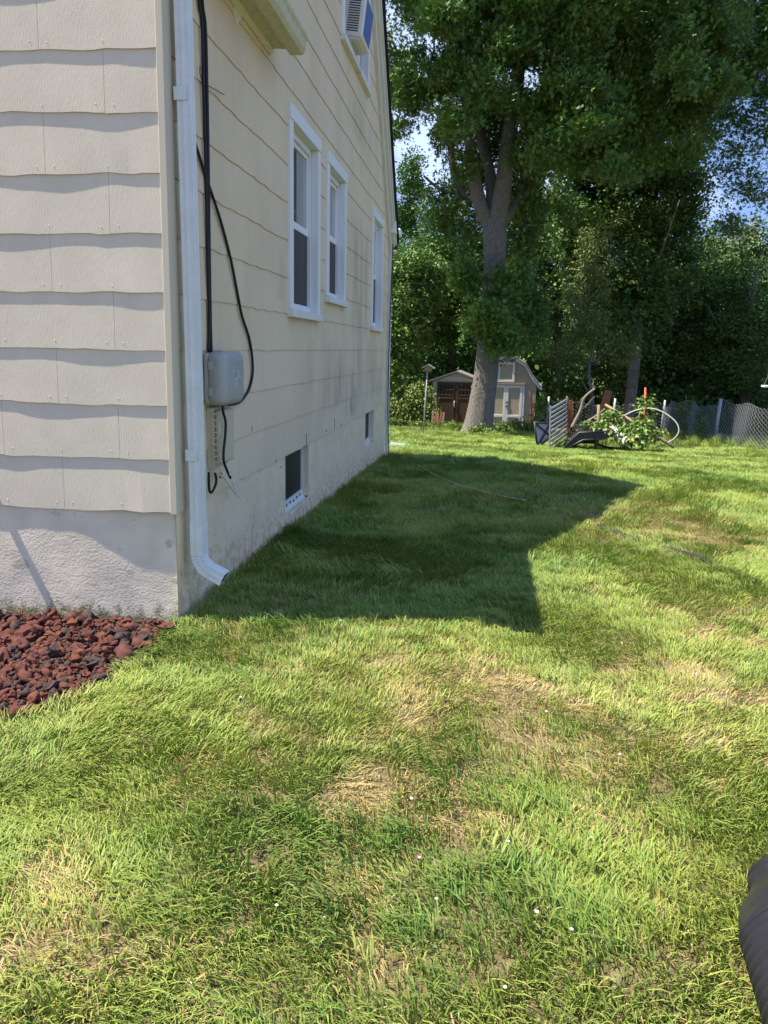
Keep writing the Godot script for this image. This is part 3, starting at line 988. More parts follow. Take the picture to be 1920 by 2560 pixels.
# ------------------------------------------------------------------ scattered copies
func put_row(buf: PackedFloat32Array, t: Transform3D, c: Color) -> void:
	buf.append_array([t.basis.x.x, t.basis.y.x, t.basis.z.x, t.origin.x, t.basis.x.y, t.basis.y.y, t.basis.z.y, t.origin.y, t.basis.x.z, t.basis.y.z, t.basis.z.z, t.origin.z, c.r, c.g, c.b, 1.0])

func scatter(n: String, mesh: Mesh, buf: PackedFloat32Array, m: Material, parent: Node3D) -> MultiMeshInstance3D:
	var mm := MultiMesh.new()
	mm.transform_format = MultiMesh.TRANSFORM_3D
	mm.use_colors = true
	mm.mesh = mesh
	mm.instance_count = buf.size() / 16
	mm.buffer = buf
	var o := MultiMeshInstance3D.new()
	o.multimesh = mm
	o.material_override = m
	if parent == self:
		o.name = numbered(n)
		add_child(o)
	else:
		o.name = n
		parent.add_child(o, true)
	return o

# ------------------------------------------------------------------ ground, bed, grass
const BED := [[-3.0, 0.0], [0.0, 0.02], [0.02, 0.45], [0.0, 0.85], [-0.09, 1.06], [-0.24, 1.24], [-0.55, 1.40], [-1.0, 1.52], [-3.0, 1.8]]

func bed_poly() -> PackedVector2Array:
	var out := PackedVector2Array()
	for p in BED: out.append(Vector2(p[0], p[1]))
	return out

func axis(stops: Array) -> Array:
	var out := []
	for i in stops.size() - 1:
		var a = stops[i]
		var b = stops[i + 1]
		for j in int(a[1]): out.append(lerpf(a[0], b[0], j / float(a[1])))
	out.append(stops[-1][0])
	return out

func build_ground() -> void:
	var xs := axis([[-90.0, 8], [-12.0, 10], [-3.0, 50], [5.0, 30], [14.0, 12], [90.0, 1]])
	var zs := axis([[-120.0, 8], [-45.0, 15], [-28.0, 36], [-10.0, 45], [-2.0, 50], [5.0, 8], [30.0, 1]])
	var st := new_st(true)
	for i in xs.size() - 1:
		for j in zs.size() - 1:
			var q := []
			for e in [[0, 0], [1, 0], [1, 1], [0, 1]]:
				var x: float = xs[i + e[0]]
				var z: float = zs[j + e[1]]
				q.append(Vector3(x, gy(x, z) - (0.02 if x < 0.3 and z < 1.6 and z > -9.0 else 0.0), z))
			quad(st, q[0], q[1], q[2], q[3])
	tag(part("ground", done(st), M.soil, self), "brown soil and thatch under the patchy lawn", "", "", "structure")

func tuft(n: int, spread: float, hgt: float, wid: float, lean: float, sd: int, dry := 0.0) -> ArrayMesh:
	# blades bend mostly towards local +x by «lean»
	rng.seed = sd
	var st := new_st()
	for i in n:
		var a := rng.randf() * TAU
		var r := sqrt(rng.randf()) * spread
		var p := Vector3(cos(a) * r, -0.008, sin(a) * r)
		var dirv := (Vector3(lean + rng.randf_range(-0.35, 0.35), 0, rng.randf_range(-0.55, 0.55)))
		var h := hgt * rng.randf_range(0.55, 1.15)
		var w := wid * rng.randf_range(0.5, 1.5)
		var yaw := rng.randf() * TAU
		var s := Vector3(cos(yaw), 0, sin(yaw)) * w * 0.5
		if dirv.length() > 0.5: s = dirv.cross(Vector3.UP).normalized() * w * 0.5
		var c := Color(rng.randf_range(0.72, 1.2), rng.randf_range(0.82, 1.14), rng.randf_range(0.7, 1.25))
		if rng.randf() < dry: c = Color(2.1, 1.35, 2.1) * rng.randf_range(0.7, 1.1)
		var k0 := p
		var k1 := p + Vector3(dirv.x * 0.30, 0.52, dirv.z * 0.30) * h
		var k2 := p + Vector3(dirv.x * 0.70, 0.88 - dirv.length() * 0.14, dirv.z * 0.70) * h
		var k3 := p + Vector3(dirv.x * 1.12, 1.12 - dirv.length() * 0.36, dirv.z * 1.12) * h
		st.set_color(c)
		quad(st, k0 - s * 0.7, k0 + s * 0.7, k1 + s, k1 - s)
		quad(st, k1 - s, k1 + s, k2 + s * 0.75, k2 - s * 0.75)
		tri(st, k2 - s * 0.75, k2 + s * 0.75, k3)
	return done(st)

# dry or bare places: x, y in the photograph at 1659 x 2212, radius in metres, strength
const DRY := [[960, 1475, 0.30, 0.8], [1110, 1500, 0.35, 0.7], [1280, 1520, 0.35, 0.6], [1430, 1500, 0.4, 0.7], [1590, 1475, 0.45, 0.85], [1650, 1360, 0.5, 0.8], [900, 1560, 0.25, 0.5], [760, 1590, 0.18, 0.4],
	[810, 1720, 0.16, 1.0], [760, 1690, 0.12, 0.6], [1000, 1790, 0.12, 0.75], [1200, 1650, 0.25, 0.55], [1340, 1620, 0.3, 0.6], [1120, 1600, 0.3, 0.6], [700, 1600, 0.12, 0.5], [550, 1578, 0.07, 0.9], [400, 1700, 0.1, 0.7], [440, 1645, 0.09, 0.7],
	[100, 1910, 0.13, 0.75], [110, 1960, 0.12, 0.8], [90, 2060, 0.1, 0.9], [170, 2085, 0.08, 0.6], [820, 2080, 0.06, 0.9], [150, 1880, 0.08, 0.6], [870, 1880, 0.08, 0.5], [800, 1920, 0.1, 0.55], [1400, 1120, 0.7, 0.75], [1490, 1160, 0.55, 0.8], [1560, 1190, 0.5, 0.5], [1230, 1075, 0.8, 0.5], [1350, 1090, 0.7, 0.6],
	[1500, 1590, 0.3, 0.5], [1640, 1540, 0.35, 0.6], [1300, 1760, 0.14, 0.35], [620, 2110, 0.08, 0.45], [1050, 1240, 0.25, 0.25]]
var dry_spots := []

func dryness(x: float, z: float) -> float:
	var v := 0.12
	for s in dry_spots:
		var d2: float = (x - s[0]) * (x - s[0]) + (z - s[1]) * (z - s[1])
		if d2 < s[2] * s[2] * 6.0:
			v = maxf(v, s[3] * exp(-d2 / (s[2] * s[2])))
	return clampf(v * (1.0 + rough_noise.get_noise_2d(x * 22.0, z * 22.0) * 1.3) + wide_noise.get_noise_2d(x * 3.0 + 70.0, z * 3.0) * 0.32, 0, 1)

func build_grass() -> void:
	for s in DRY:
		var p := on_ground(s[0] * K, s[1] * K)
		dry_spots.append([p.x, p.z, s[2] * 1.3, s[3] * 1.1])
	var kinds := [tuft(24, 0.048, 0.052, 0.0031, 0.2, 1, 0.16), tuft(24, 0.052, 0.056, 0.0029, 0.55, 2, 0.20), tuft(22, 0.056, 0.066, 0.0035, 0.9, 3, 0.16), tuft(26, 0.045, 0.042, 0.0026, 0.15, 4, 0.25), tuft(20, 0.06, 0.042, 0.0022, 1.1, 5, 0.0), tuft(18, 0.06, 0.033, 0.0022, 0.9, 6, 0.0), tuft(16, 0.05, 0.078, 0.0040, 0.4, 7, 0.06)]
	var bufs := []
	for k in kinds: bufs.append(PackedFloat32Array())
	var bed := bed_poly()
	rng.seed = 77
	# metres from the camera: from, to, tufts per square metre, tuft scale
	for zone in [[0.7, 2.6, 1050.0, 1.0], [2.6, 4.5, 920.0, 1.0], [4.5, 7.5, 600.0, 1.15], [7.5, 12.0, 300.0, 1.5], [12.0, 18.0, 150.0, 2.1], [18.0, 30.0, 75.0, 2.8]]:
		var a0 := deg_to_rad(-46.0 if zone[0] < 8.0 else -32.0)
		var a1 := deg_to_rad(36.0)
		var count := int((a1 - a0) * 0.5 * (zone[1] * zone[1] - zone[0] * zone[0]) * zone[2])
		for i in count:
			var d := sqrt(rng.randf_range(zone[0] * zone[0], zone[1] * zone[1]))
			var a := rng.randf_range(a0, a1)
			var x := EYE.x + sin(a) * d
			var z := EYE.z - cos(a) * d
			if x < 0.015 and z < 0.02 and z > -DEEP - 0.02: continue
			if x < 0.06 and z < 1.6 and Geometry2D.is_point_in_polygon(Vector2(x, z), bed): continue
			if x < -4.0: continue
			var dr := dryness(x, z)
			var flow := wide_noise.get_noise_2d(x * 4.0 + 10.0, z * 4.0) * 7.0 + rng.randf_range(-1.3, 1.3)
			var lay := rough_noise.get_noise_2d(x * 4.0 + 33.0, z * 4.0) * 1.4 + 0.08
			var lush := wide_noise.get_noise_2d(x * 5.0 - 40.0, z * 5.0 + 12.0) + rough_noise.get_noise_2d(x * 9.0, z * 9.0 + 5.0) * 0.5
			var k := 0
			var c: Color
			if rng.randf() < dr * 0.85 + 0.025:
				if dr > 0.6 and rng.randf() < 0.35: continue
				k = 4 + rng.randi() % 2
				c = Color(0.52, 0.43, 0.20).lerp(Color(0.40, 0.30, 0.13), rng.randf()) * rng.randf_range(0.75, 1.15)
			else:
				k = 2 if rng.randf() < lay else (1 if rng.randf() < 0.5 else (0 if rng.randf() < 0.7 else 3))
				if lush > 0.3 and zone[0] < 5.0 and rng.randf() < 0.2: k = 6
				if d > 9.0 and k == 2: k = 1
				c = Color(0.240, 0.300, 0.062).lerp(Color(0.130, 0.225, 0.046), clampf(0.42 + lush * 1.4 + rng.randf_range(-0.45, 0.45), 0, 1))
				c = c.lerp(Color(0.37, 0.355, 0.11), clampf(dr * 0.7 + rng.randf_range(-0.3, 0.3), 0, 0.8))
			var sc: float = zone[3] * rng.randf_range(0.8, 1.2)
			var hs := sc * rng.randf_range(0.8, 1.15) * (0.75 if zone[3] > 1.9 else 1.0)
			if x < 0.25 and z < 0: hs *= 1.25
			var b := Basis(Vector3.UP, flow).scaled_local(Vector3(sc, hs, sc))
			put_row(bufs[k], Transform3D(b, Vector3(x, gy(x, z), z)), c)
	var lawn := Node3D.new()
	lawn.name = numbered("lawn_grass")
	add_child(lawn)
	tag(lawn, "patchy green lawn grass with straw coloured dry places", "grass", "", "stuff")
	for i in kinds.size():
		scatter("dry_blades" if i in [4, 5] else "blades", kinds[i], bufs[i], M.blade, lawn)
	# rank grass around the junk, along the fence and the sheds
	var tall := tuft(26, 0.09, 0.30, 0.008, 0.5, 9, 0.2)
	var buf := PackedFloat32Array()
	rng.seed = 78
	for r in [[1380, 1690, 1098, 1126, 260], [1690, 1930, 1100, 1128, 240], [1070, 1340, 1068, 1082, 150], [1500, 1760, 1085, 1112, 160], [960, 1075, 1050, 1068, 80]]:
		for i in r[4]:
			var p := on_ground(rng.randf_range(r[0], r[1]), rng.randf_range(r[2], r[3]))
			if p.z < -31.0 or p.x < 0.2 and p.z > -9.0: continue
			var sc := rng.randf_range(0.55, 1.2)
			put_row(buf, Transform3D(Basis(Vector3.UP, rng.randf() * TAU).scaled(Vector3(sc, sc * rng.randf_range(0.6, 1.2), sc)), p), Color(0.20, 0.24, 0.045).lerp(Color(0.12, 0.20, 0.035), rng.randf()))
	var o := scatter("rank_grass", tall, buf, M.blade, self)
	tag(o, "unmown rank grass around the junk pile and fence", "grass", "", "stuff")
	# clover heads and pale litter
	var st := new_st()
	for i in 7:
		var a := TAU * i / 7
		tri(st, Vector3(0, 0.0, 0), Vector3(cos(a), 0.6, sin(a)) * 0.005, Vector3(cos(a + 0.7), 0.5, sin(a + 0.7)) * 0.004)
	var fl := done(st)
	buf = PackedFloat32Array()
	rng.seed = 79
	for p in [[1275, 1835], [1100, 1845], [1335, 1650], [890, 1755], [940, 1970], [700, 2015], [1085, 2170], [1230, 2040], [1412, 1350], [1505, 1470], [1580, 1490], [1340, 1410], [1500, 1098], [730, 1360], [1160, 2000], [600, 1990], [420, 2160], [520, 1530], [285, 1610], [1180, 1560], [905, 1880]]:
		for j in 1:
			var q := on_ground((p[0] + rng.randf_range(-6, 6)) * K, (p[1] + rng.randf_range(-4, 4)) * K)
			put_row(buf, Transform3D(Basis(Vector3.UP, rng.randf() * 6.0).scaled(Vector3.ONE * rng.randf_range(0.7, 1.3)), q + Vector3(0, 0.04, 0)), Color.WHITE)
	o = scatter("clover_flowers", fl, buf, M.petal, self)
	tag(o, "tiny white clover heads and flecks scattered over the lawn", "flowers", "", "stuff")
	st = new_st()
	for s in [1.0, -1.0]:
		tri(st, Vector3(-0.022, 0, 0), Vector3(0, 0.006 * s, 0.012 * s), Vector3(0.025, 0.004, 0))
	var dl := done(st)
	for p in [[620, 1690], [1110, 1510], [575, 1325], [905, 1870], [1070, 1580], [215, 1995]]:
		var q := on_ground(p[0] * K, p[1] * K)
		var lf := part("dead_leaf", dl, M.dead_leaf, self, q + Vector3(0, 0.03, 0), Basis(Vector3.UP, rng.randf() * 6.0).scaled(Vector3.ONE * 0.75))
		tag(lf, "curled brown dead leaf lying on the lawn", "leaf", "dead leaves on the lawn")

func stone_mesh(sd: int) -> ArrayMesh:
	rng.seed = sd
	var nz := noise(0.9, sd, 2)
	var pits := noise(3.0, sd + 50, 2)
	var st := new_st(sd % 3 == 0)
	var sc := Vector3(rng.randf_range(0.8, 1.3), rng.randf_range(0.55, 0.85), rng.randf_range(0.75, 1.1))
	var pt := func(i: int, j: int) -> Vector3:
		var a := TAU * (i % 9) / 9.0
		var b := PI * j / 6.0
		var d := Vector3(sin(b) * cos(a), cos(b), sin(b) * sin(a))
		return d * sc * (1.0 + nz.get_noise_3dv(d * 1.3) * 0.75 + pits.get_noise_3dv(d) * 0.22)
	for j in 6:
		for i in 9:
			if j == 0: tri(st, pt.call(0, 0), pt.call(i + 1, 1), pt.call(i, 1))
			elif j == 5: tri(st, pt.call(i, 5), pt.call(i + 1, 5), pt.call(0, 6))
			else: quad(st, pt.call(i, j), pt.call(i + 1, j), pt.call(i + 1, j + 1), pt.call(i, j + 1))
	return done(st)

func build_bed() -> void:
	var bed := bed_poly()
	var root := Node3D.new()
	root.name = numbered("lava_rock_bed")
	add_child(root)
	tag(root, "bed of red lava rock along the front foundation, edged in black plastic", "", "", "structure")
	var st := new_st()
	extrude(st, bed, Vector3(0, -0.03, 0), Vector3.RIGHT, Vector3.BACK, Vector3(0, 0.012, 0))
	part("bed_liner", done(st), M.weed_cloth, root)
	st = new_st()
	var line := []
	for i in range(1, BED.size()): line.append(Vector3(BED[i][0], 0.0, BED[i][1]))
	var sp := spline(line, 60)
	var rings := []
	var fr := frames(sp)
	for i in sp.size():
		var s: Vector3 = fr[i][0]
		var dy: float = rough_noise.get_noise_1d(i * 9.0) * 0.006
		rings.append([sp[i] + s * 0.003 + Vector3(0, -0.05, 0), sp[i] + s * 0.003 + Vector3(0, 0.014 + dy, 0), sp[i] - s * 0.003 + Vector3(0, 0.014 + dy, 0), sp[i] - s * 0.003 + Vector3(0, -0.05, 0)])
	loft(st, rings)
	part("bed_edging", done(st), M.edging, root)
	var meshes := []
	for i in 14: meshes.append(stone_mesh(200 + i))
	rng.seed = 300
	# settle stones by rows, largest on top, no two centres too close
	var placed := []
	var tries := 0
	while placed.size() < 900 and tries < 20000:
		tries += 1
		var p := Vector2(rng.randf_range(-1.35, 0.0), rng.randf_range(0.03, 1.55))
		if not Geometry2D.is_point_in_polygon(p + Vector2(0.02, 0.02), bed): continue
		if p.y < 0.035: continue
		var r := rng.randf_range(0.011, 0.028)
		if rng.randf() < 0.14: r = rng.randf_range(0.030, 0.046)
		var lift := 0.0
		var ok := true
		for q in placed:
			var d: float = p.distance_to(Vector2(q[0].x, q[0].z))
			if d < (r + q[1]) * 0.62:
				ok = false
				break
			if d < (r + q[1]) * 0.85: lift = maxf(lift, 0.012)
		if ok: placed.append([Vector3(p.x, -0.012 + r * 0.45 + lift * rng.randf(), p.y), r])
	for i in 9000:   # small stones fill the gaps
		var p := Vector2(rng.randf_range(-1.2, 0.0), rng.randf_range(0.02, 1.5))
		if not Geometry2D.is_point_in_polygon(p + Vector2(0.015, 0.015), bed): continue
		var r := rng.randf_range(0.008, 0.015)
		var ok := true
		for q in placed:
			if absf(p.x - q[0].x) < 0.05 and p.distance_to(Vector2(q[0].x, q[0].z)) < (r + q[1]) * 0.6:
				ok = false
				break
		if ok: placed.append([Vector3(p.x, -0.010 + r * 0.4, p.y), r])
		if placed.size() > 1900: break
	var seen := []
	for q in placed:
		var pr: float = (q[0] - EYE).length()
		seen.append([-(q[1] / pr) * (1.0 if q[0].x > -1.05 else 0.3), q])
	seen.sort_custom(func(a, b): return a[0] < b[0])
	var buf := []
	for m in meshes: buf.append(PackedFloat32Array())
	for i in seen.size():
		var q = seen[i][1]
		var b := Basis.from_euler(Vector3(rng.randf() * 0.8, rng.randf() * TAU, rng.randf() * 0.8)).scaled_local(Vector3.ONE * q[1])
		var mk := rng.randi() % meshes.size()
		if i < 298:
			part("lava_stone", meshes[mk], M["lava_%d" % [0, 1, 1, 2, 3, 2][rng.randi() % 6]], root, q[0], b)
		else:
			put_row(buf[mk], Transform3D(b, q[0]), Color.WHITE)
	for i in meshes.size():
		if buf[i].size():
			tag(scatter("small_lava_stones", meshes[i], buf[i], M["lava_%d" % [0, 1, 2, 3, 2, 1][i % 6]], root), "", "", "", "stuff")

# ------------------------------------------------------------------ trees
func leaf_shape(st: SurfaceTool, o: Vector3, b: Basis, s: float, star: bool) -> void:
	if star:
		var tips := []
		for i in 5: tips.append(deg_to_rad(-110.0 + 55.0 * i))
		var pts := []
		for i in 5:
			pts.append(Vector3(sin(tips[i]), -0.1, cos(tips[i])) * s * (1.0 if i == 2 else 0.85))
			if i < 4:
				var m: float = (tips[i] + tips[i + 1]) * 0.5
				pts.append(Vector3(sin(m), 0.0, cos(m)) * s * 0.42)
		for i in pts.size() - 1: tri(st, o, o + b * pts[i], o + b * pts[i + 1])
	else:
		var l := Vector3(-0.42, 0.12, 0.45) * s
		var r := Vector3(0.42, 0.12, 0.45) * s
		var tip := Vector3(0, -0.12, 1.05) * s
		tri(st, o, o + b * l, o + b * tip)
		tri(st, o, o + b * tip, o + b * r)

func spray(n: int, spread: float, size: float, star: bool, sd: int, twig := true) -> ArrayMesh:
	rng.seed = sd
	var st := new_st()
	if twig:
		st.set_color(Color(0.9, 0.55, 0.7))
		tube(st, [Vector3(0, -spread * 0.5, 0), Vector3(spread * 0.2, 0, 0.1 * spread), Vector3(spread * 0.9, 0.1 * spread, 0)], [0.007, 0.003], 3, false)
	for i in n:
		var a := rng.randf() * TAU
		var d := Vector3(cos(a), rng.randf_range(-0.7, 0.7), sin(a)).normalized() * spread * pow(rng.randf(), 0.5)
		var tiltv := Vector3(rng.randf_range(-1, 1), rng.randf_range(0.2, 1.2), rng.randf_range(-1, 1)).normalized()
		var fwd := Vector3(d.x, -0.35 * spread, d.z).cross(tiltv).cross(tiltv) * -1.0
		if fwd.length() < 0.001: fwd = Vector3(1, 0, 0)
		fwd = fwd.normalized()
		var x := tiltv.cross(fwd).normalized()
		st.set_color(Color(rng.randf_range(0.75, 1.25), rng.randf_range(0.82, 1.15), rng.randf_range(0.75, 1.3)))
		leaf_shape(st, d, Basis(x, tiltv, fwd), size * rng.randf_range(0.7, 1.15), star)
	return done(st)

var sprays := {}

func crown(parent: Node3D, n: String, blobs: Array, kind: String, base: Color, sd: int, clump := 0.9, keep := -0.05) -> void:
	# blobs: [centre, radii, count]; leaves gather in clumps carved by 3D noise, so gaps show what is behind
	var nz := noise(1.0 / clump * 0.55, sd, 2)
	var buf := PackedFloat32Array()
	rng.seed = sd
	for bl in blobs:
		var made := 0
		var tries := 0
		while made < bl[2] and tries < bl[2] * 8:
			tries += 1
			var d := Vector3(rng.randfn(), rng.randfn(), rng.randfn()).normalized() * pow(rng.randf(), 0.42)
			if rng.randf() < 0.14: d *= rng.randf_range(1.1, 1.45)
			var p: Vector3 = bl[0] + d * bl[1]
			if nz.get_noise_3dv(p) < keep: continue
			made += 1
			var yaw := atan2(-d.z, d.x) + rng.randf_range(-0.8, 0.8)
			var b := Basis(Vector3.UP, yaw) * Basis(Vector3(0, 0, 1), rng.randf_range(-0.6, 0.35)) * Basis(Vector3(1, 0, 0), rng.randf_range(-0.6, 0.6))
			var s := rng.randf_range(0.6, 1.45)
			var c := base * rng.randf_range(0.78, 1.22)
			c = Color(c.r * rng.randf_range(0.8, 1.2), c.g, c.b * rng.randf_range(0.8, 1.2))
			put_row(buf, Transform3D(b.scaled(Vector3.ONE * s), p), c)
	var o := scatter(n, sprays[kind][sd % 2], buf, M.leaf, parent)
	if not parent.has_meta("kind"): o.set_meta("kind", "stuff")

func blob(px: float, py: float, rx: float, ry: float, z: float, rz: float, count: int) -> Array:
	var s := (EYE.z - z) / FOCAL
	return [on_z(px, py, z), Vector3(rx * s, ry * s, rz), count]

func limb(pts: Array, radii: Array, n := 10, segs := 24) -> ArrayMesh:
	var sp := spline(pts, segs)
	var st := new_st(true)
	var fr := frames(sp)
	var rings := []
	for i in sp.size():
		var t := float(i) / (sp.size() - 1) * (radii.size() - 1)
		var k := mini(int(t), radii.size() - 2)
		var r: float = lerpf(radii[k], radii[k + 1], t - k)
		var ring := []
		for j in n:
			var a := TAU * j / n
			var dv: Vector3 = fr[i][0] * cos(a) + fr[i][1] * sin(a)
			var bump: float = rough_noise.get_noise_3d(cos(a) * 9.0, sp[i].y * 1.4, sin(a) * 9.0) * 0.10 + wide_noise.get_noise_3d(cos(a) * 3.0, sp[i].y * 2.0, sin(a) * 3.0) * 0.10
			ring.append(sp[i] + dv * r * (1.0 + bump))
		rings.append(ring)
	loft(st, rings)
	return done(st)

func zpts(list: Array) -> Array:
	var out := []
	for p in list: out.append(on_z(p[0], p[1], p[2]))
	return out

func simple_tree(n: String, label: String, group: String, foot: Vector2, z: float, height: float, r: float, blobs: Array, kind: String, base: Color, sd: int, clump := 0.9, keep := -0.05) -> Node3D:
	var b := on_z(foot.x, foot.y, z)
	b.y = gy(b.x, b.z) - 0.1
	var t := thing(n, b, label, "tree" if n.ends_with("tree") else "shrub", group)
	rng.seed = sd
	part("trunk", limb([Vector3.ZERO, Vector3(0.1, height * 0.35, 0.05), Vector3(-0.1, height * 0.7, 0), Vector3(0.05, height, 0.1)], [r * 1.3, r, r * 0.75, r * 0.3], 8, 12), M.bark, t)
	for i in 4:
		var h := height * rng.randf_range(0.35, 0.8)
		var a := rng.randf() * TAU
		var l := height * rng.randf_range(0.15, 0.3)
		part("limb", limb([Vector3(0, h, 0), Vector3(cos(a) * l * 0.5, h + l * 0.4, sin(a) * l * 0.5), Vector3(cos(a) * l, h + l * 1.1, sin(a) * l)], [r * 0.5, r * 0.3, r * 0.1], 6, 8), M.bark, t)
	var local := []
	for bl in blobs: local.append([bl[0] - b, bl[1], bl[2]])
	crown(t, "crown", local, kind, base, sd, clump, keep)
	return t

func build_trees() -> void:
	sprays = {
		"star": [spray(13, 0.34, 0.088, true, 1), spray(13, 0.34, 0.095, true, 2)],
		"oval": [spray(16, 0.40, 0.11, false, 3), spray(16, 0.38, 0.12, false, 4)],
		"far": [spray(20, 0.6, 0.17, false, 5, false), spray(20, 0.6, 0.18, false, 6, false)],
		"weed": [spray(11, 0.15, 0.075, false, 7), spray(11, 0.15, 0.085, false, 8)],
		"vine": [spray(9, 0.12, 0.06, false, 9), spray(9, 0.12, 0.06, false, 10)],
	}
	# the big tree in front of the sheds
	var z := -23.0
	var foot := on_z(1190, 1085, z)
	foot.y = gy(foot.x, foot.z) - 0.15
	var t := thing("shade_tree", foot, "big shade tree with leaning furrowed trunk and star shaped leaves before the sheds", "tree")
	var loc := func(list: Array) -> Array:
		var out := []
		for p in zpts(list): out.append(p - foot)
		return out
	var tr: Array = loc.call([[1196, 1060, z], [1204, 1010, z], [1214, 940, z], [1222, 850, z], [1230, 750, z], [1236, 650, z], [1236, 590, z], [1234, 548, z]])
	tr.push_front(Vector3.ZERO)
	part("trunk", limb(tr, [0.60, 0.48, 0.41, 0.37, 0.345, 0.335, 0.33, 0.36, 0.33], 40, 80), M.bark, t)
	for l in [
		[[[1230, 570, z], [1200, 510, z + 0.1], [1184, 430, z + 0.2], [1172, 345, z + 0.3], [1140, 283, z + 0.5], [1095, 240, z + 0.8], [1042, 207, z + 1.0], [1000, 182, z + 1.2]], [0.24, 0.21, 0.18, 0.14, 0.09, 0.05]],
		[[[1232, 560, z], [1226, 440, z - 0.3], [1206, 365, z - 0.5], [1192, 290, z - 0.7], [1180, 190, z - 0.8], [1165, 60, z - 0.9], [1150, -120, z - 1]], [0.2, 0.16, 0.14, 0.10, 0.05]],
		[[[1240, 570, z], [1256, 480, z + 0.2], [1266, 400, z + 0.3], [1280, 290, z + 0.4], [1300, 150, z + 0.3], [1312, 0, z], [1320, -200, z]], [0.30, 0.26, 0.24, 0.19, 0.13, 0.08]],
		[[[1246, 565, z], [1290, 510, z - 0.4], [1345, 425, z - 0.9], [1405, 340, z - 1.4], [1460, 270, z - 1.8]], [0.2, 0.14, 0.11, 0.05]],
		[[[1228, 580, z], [1190, 500, z - 0.5], [1155, 478, z - 0.9], [1132, 415, z - 1.2], [1124, 345, z - 1.4], [1110, 270, z - 1.5]], [0.17, 0.14, 0.11, 0.06]],
		[[[1155, 478, z - 0.9], [1125, 482, z - 0.8], [1095, 470, z - 0.6], [1060, 440, z - 0.3]], [0.08, 0.06, 0.03]],
		[[[1140, 283, z + 0.5], [1080, 275, z + 0.9], [1020, 270, z + 1.3], [985, 255, z + 1.5]], [0.06, 0.04, 0.02]],
		[[[1345, 425, z - 0.9], [1420, 415, z - 0.5], [1500, 400, z + 0.2], [1590, 385, z + 0.8]], [0.07, 0.05, 0.02]]]:
		part("limb", limb(loc.call(l[0]), l[1], 12, 20), M.bark, t)
	var bl := []
	rng.seed = 900
	# uneven leaf masses along the limbs and through the upper crown
	for i in 400:
		var px := rng.randf_range(940, 1830)
		var py := rng.randf_range(-420, 480)
		var low := 330.0 + 120.0 * sin((px - 980.0) / 820.0 * PI)
		if px < 1120: low = 350.0
		if py > low + rng.randf_range(-90, 50): continue
		var hole := false
		for h in [[1005, 300, 36, 60], [1080, 290, 30, 30], [1000, 90, 22, 28], [1040, 395, 90, 55], [1230, 300, 40, 60], [1200, 420, 50, 70]]:
			if absf(px - h[0]) < h[2] + 22 and absf(py - h[1]) < h[3] + 22: hole = true
		if hole: continue
		bl.append(blob(px, py, rng.randf_range(38, 75), rng.randf_range(26, 48), rng.randf_range(-24.8 if px < 1320 else -27.0, -19.5), rng.randf_range(0.5, 1.0), rng.randi_range(55, 85)))
	for p in [[1240, 770, 60, 60, -21.9, 170], [1175, 690, 36, 50, -22.6, 110], [1285, 690, 36, 50, -22.6, 110], [1235, 810, 50, 40, -21.9, 90], [1310, 760, 60, 70, -23.3, 110], [1265, 850, 50, 40, -21.9, 120], [1190, 800, 40, 40, -22.5, 60], [1330, 830, 50, 50, -23.2, 80], [1140, 560, 60, 50, -23.5, 100], [1100, 520, 50, 60, -24.0, 100], [1310, 600, 60, 60, -24.0, 110], [1360, 520, 60, 60, -23.5, 110], [1000, 330, 30, 40, -22.0, 36], [1040, 250, 40, 40, -21.5, 60], [985, 200, 30, 50, -21.5, 50], [1070, 345, 35, 30, -22, 40], [1130, 340, 35, 50, -24.5, 60], [1190, 300, 50, 60, -25.6, 150], [1240, 400, 60, 70, -25.8, 190], [1180, 470, 60, 50, -25.6, 150], [1290, 330, 60, 70, -25.4, 180], [1320, 470, 60, 70, -25.2, 170], [1250, 240, 60, 50, -25.0, 150], [1290, 240, 40, 40, -22.2, 80], [1200, 240, 40, 36, -22.2, 70], [1150, 420, 40, 40, -22.4, 60], [1340, 380, 60, 60, -22.4, 110]]:
		bl.append(blob(p[0], p[1], p[2], p[3], p[4], 0.7, p[5]))
	for b in bl: b[0] -= foot
	crown(t, "crown", bl, "star", Color(0.100, 0.200, 0.042), 901, 0.8, -0.05)
	# trees and shrubs along the edge of the wood
	var g := "trees at the edge of the wood"
	var dark := Color(0.092, 0.18, 0.040)
	var mid := Color(0.092, 0.18, 0.040)
	var pale := Color(0.125, 0.22, 0.048)
	simple_tree("slim_tree", "slim upright tree with its pale tip against the cloud behind the house", g, Vector2(1020, 1040), -37.0, 9.0, 0.14, [blob(1030, 480, 34, 95, -37, 0.9, 255), blob(1015, 620, 60, 110, -37, 1.4, 510), blob(1000, 760, 70, 110, -37, 1.5, 442)], "oval", mid, 910)
	simple_tree("leafy_shrub", "sunlit pale green shrub spreading between the house and the brown shed", "", Vector2(1010, 1050), -31.0, 3.0, 0.07, [blob(1000, 800, 70, 120, -31, 1.2, 714), blob(1040, 700, 70, 80, -31.5, 1.2, 510), blob(990, 930, 45, 90, -30.5, 0.9, 442)], "oval", pale, 911)
	simple_tree("leafy_shrub", "low bright bush with yellowish tips against the brown shed's side", "", Vector2(1050, 1065), -27.3, 1.0, 0.03, [blob(1040, 1010, 44, 52, -27.3, 0.6, 374), blob(1075, 1030, 26, 34, -27.0, 0.4, 153), blob(1000, 1020, 40, 36, -27.6, 0.5, 204)], "weed", Color(0.15, 0.21, 0.04), 912)
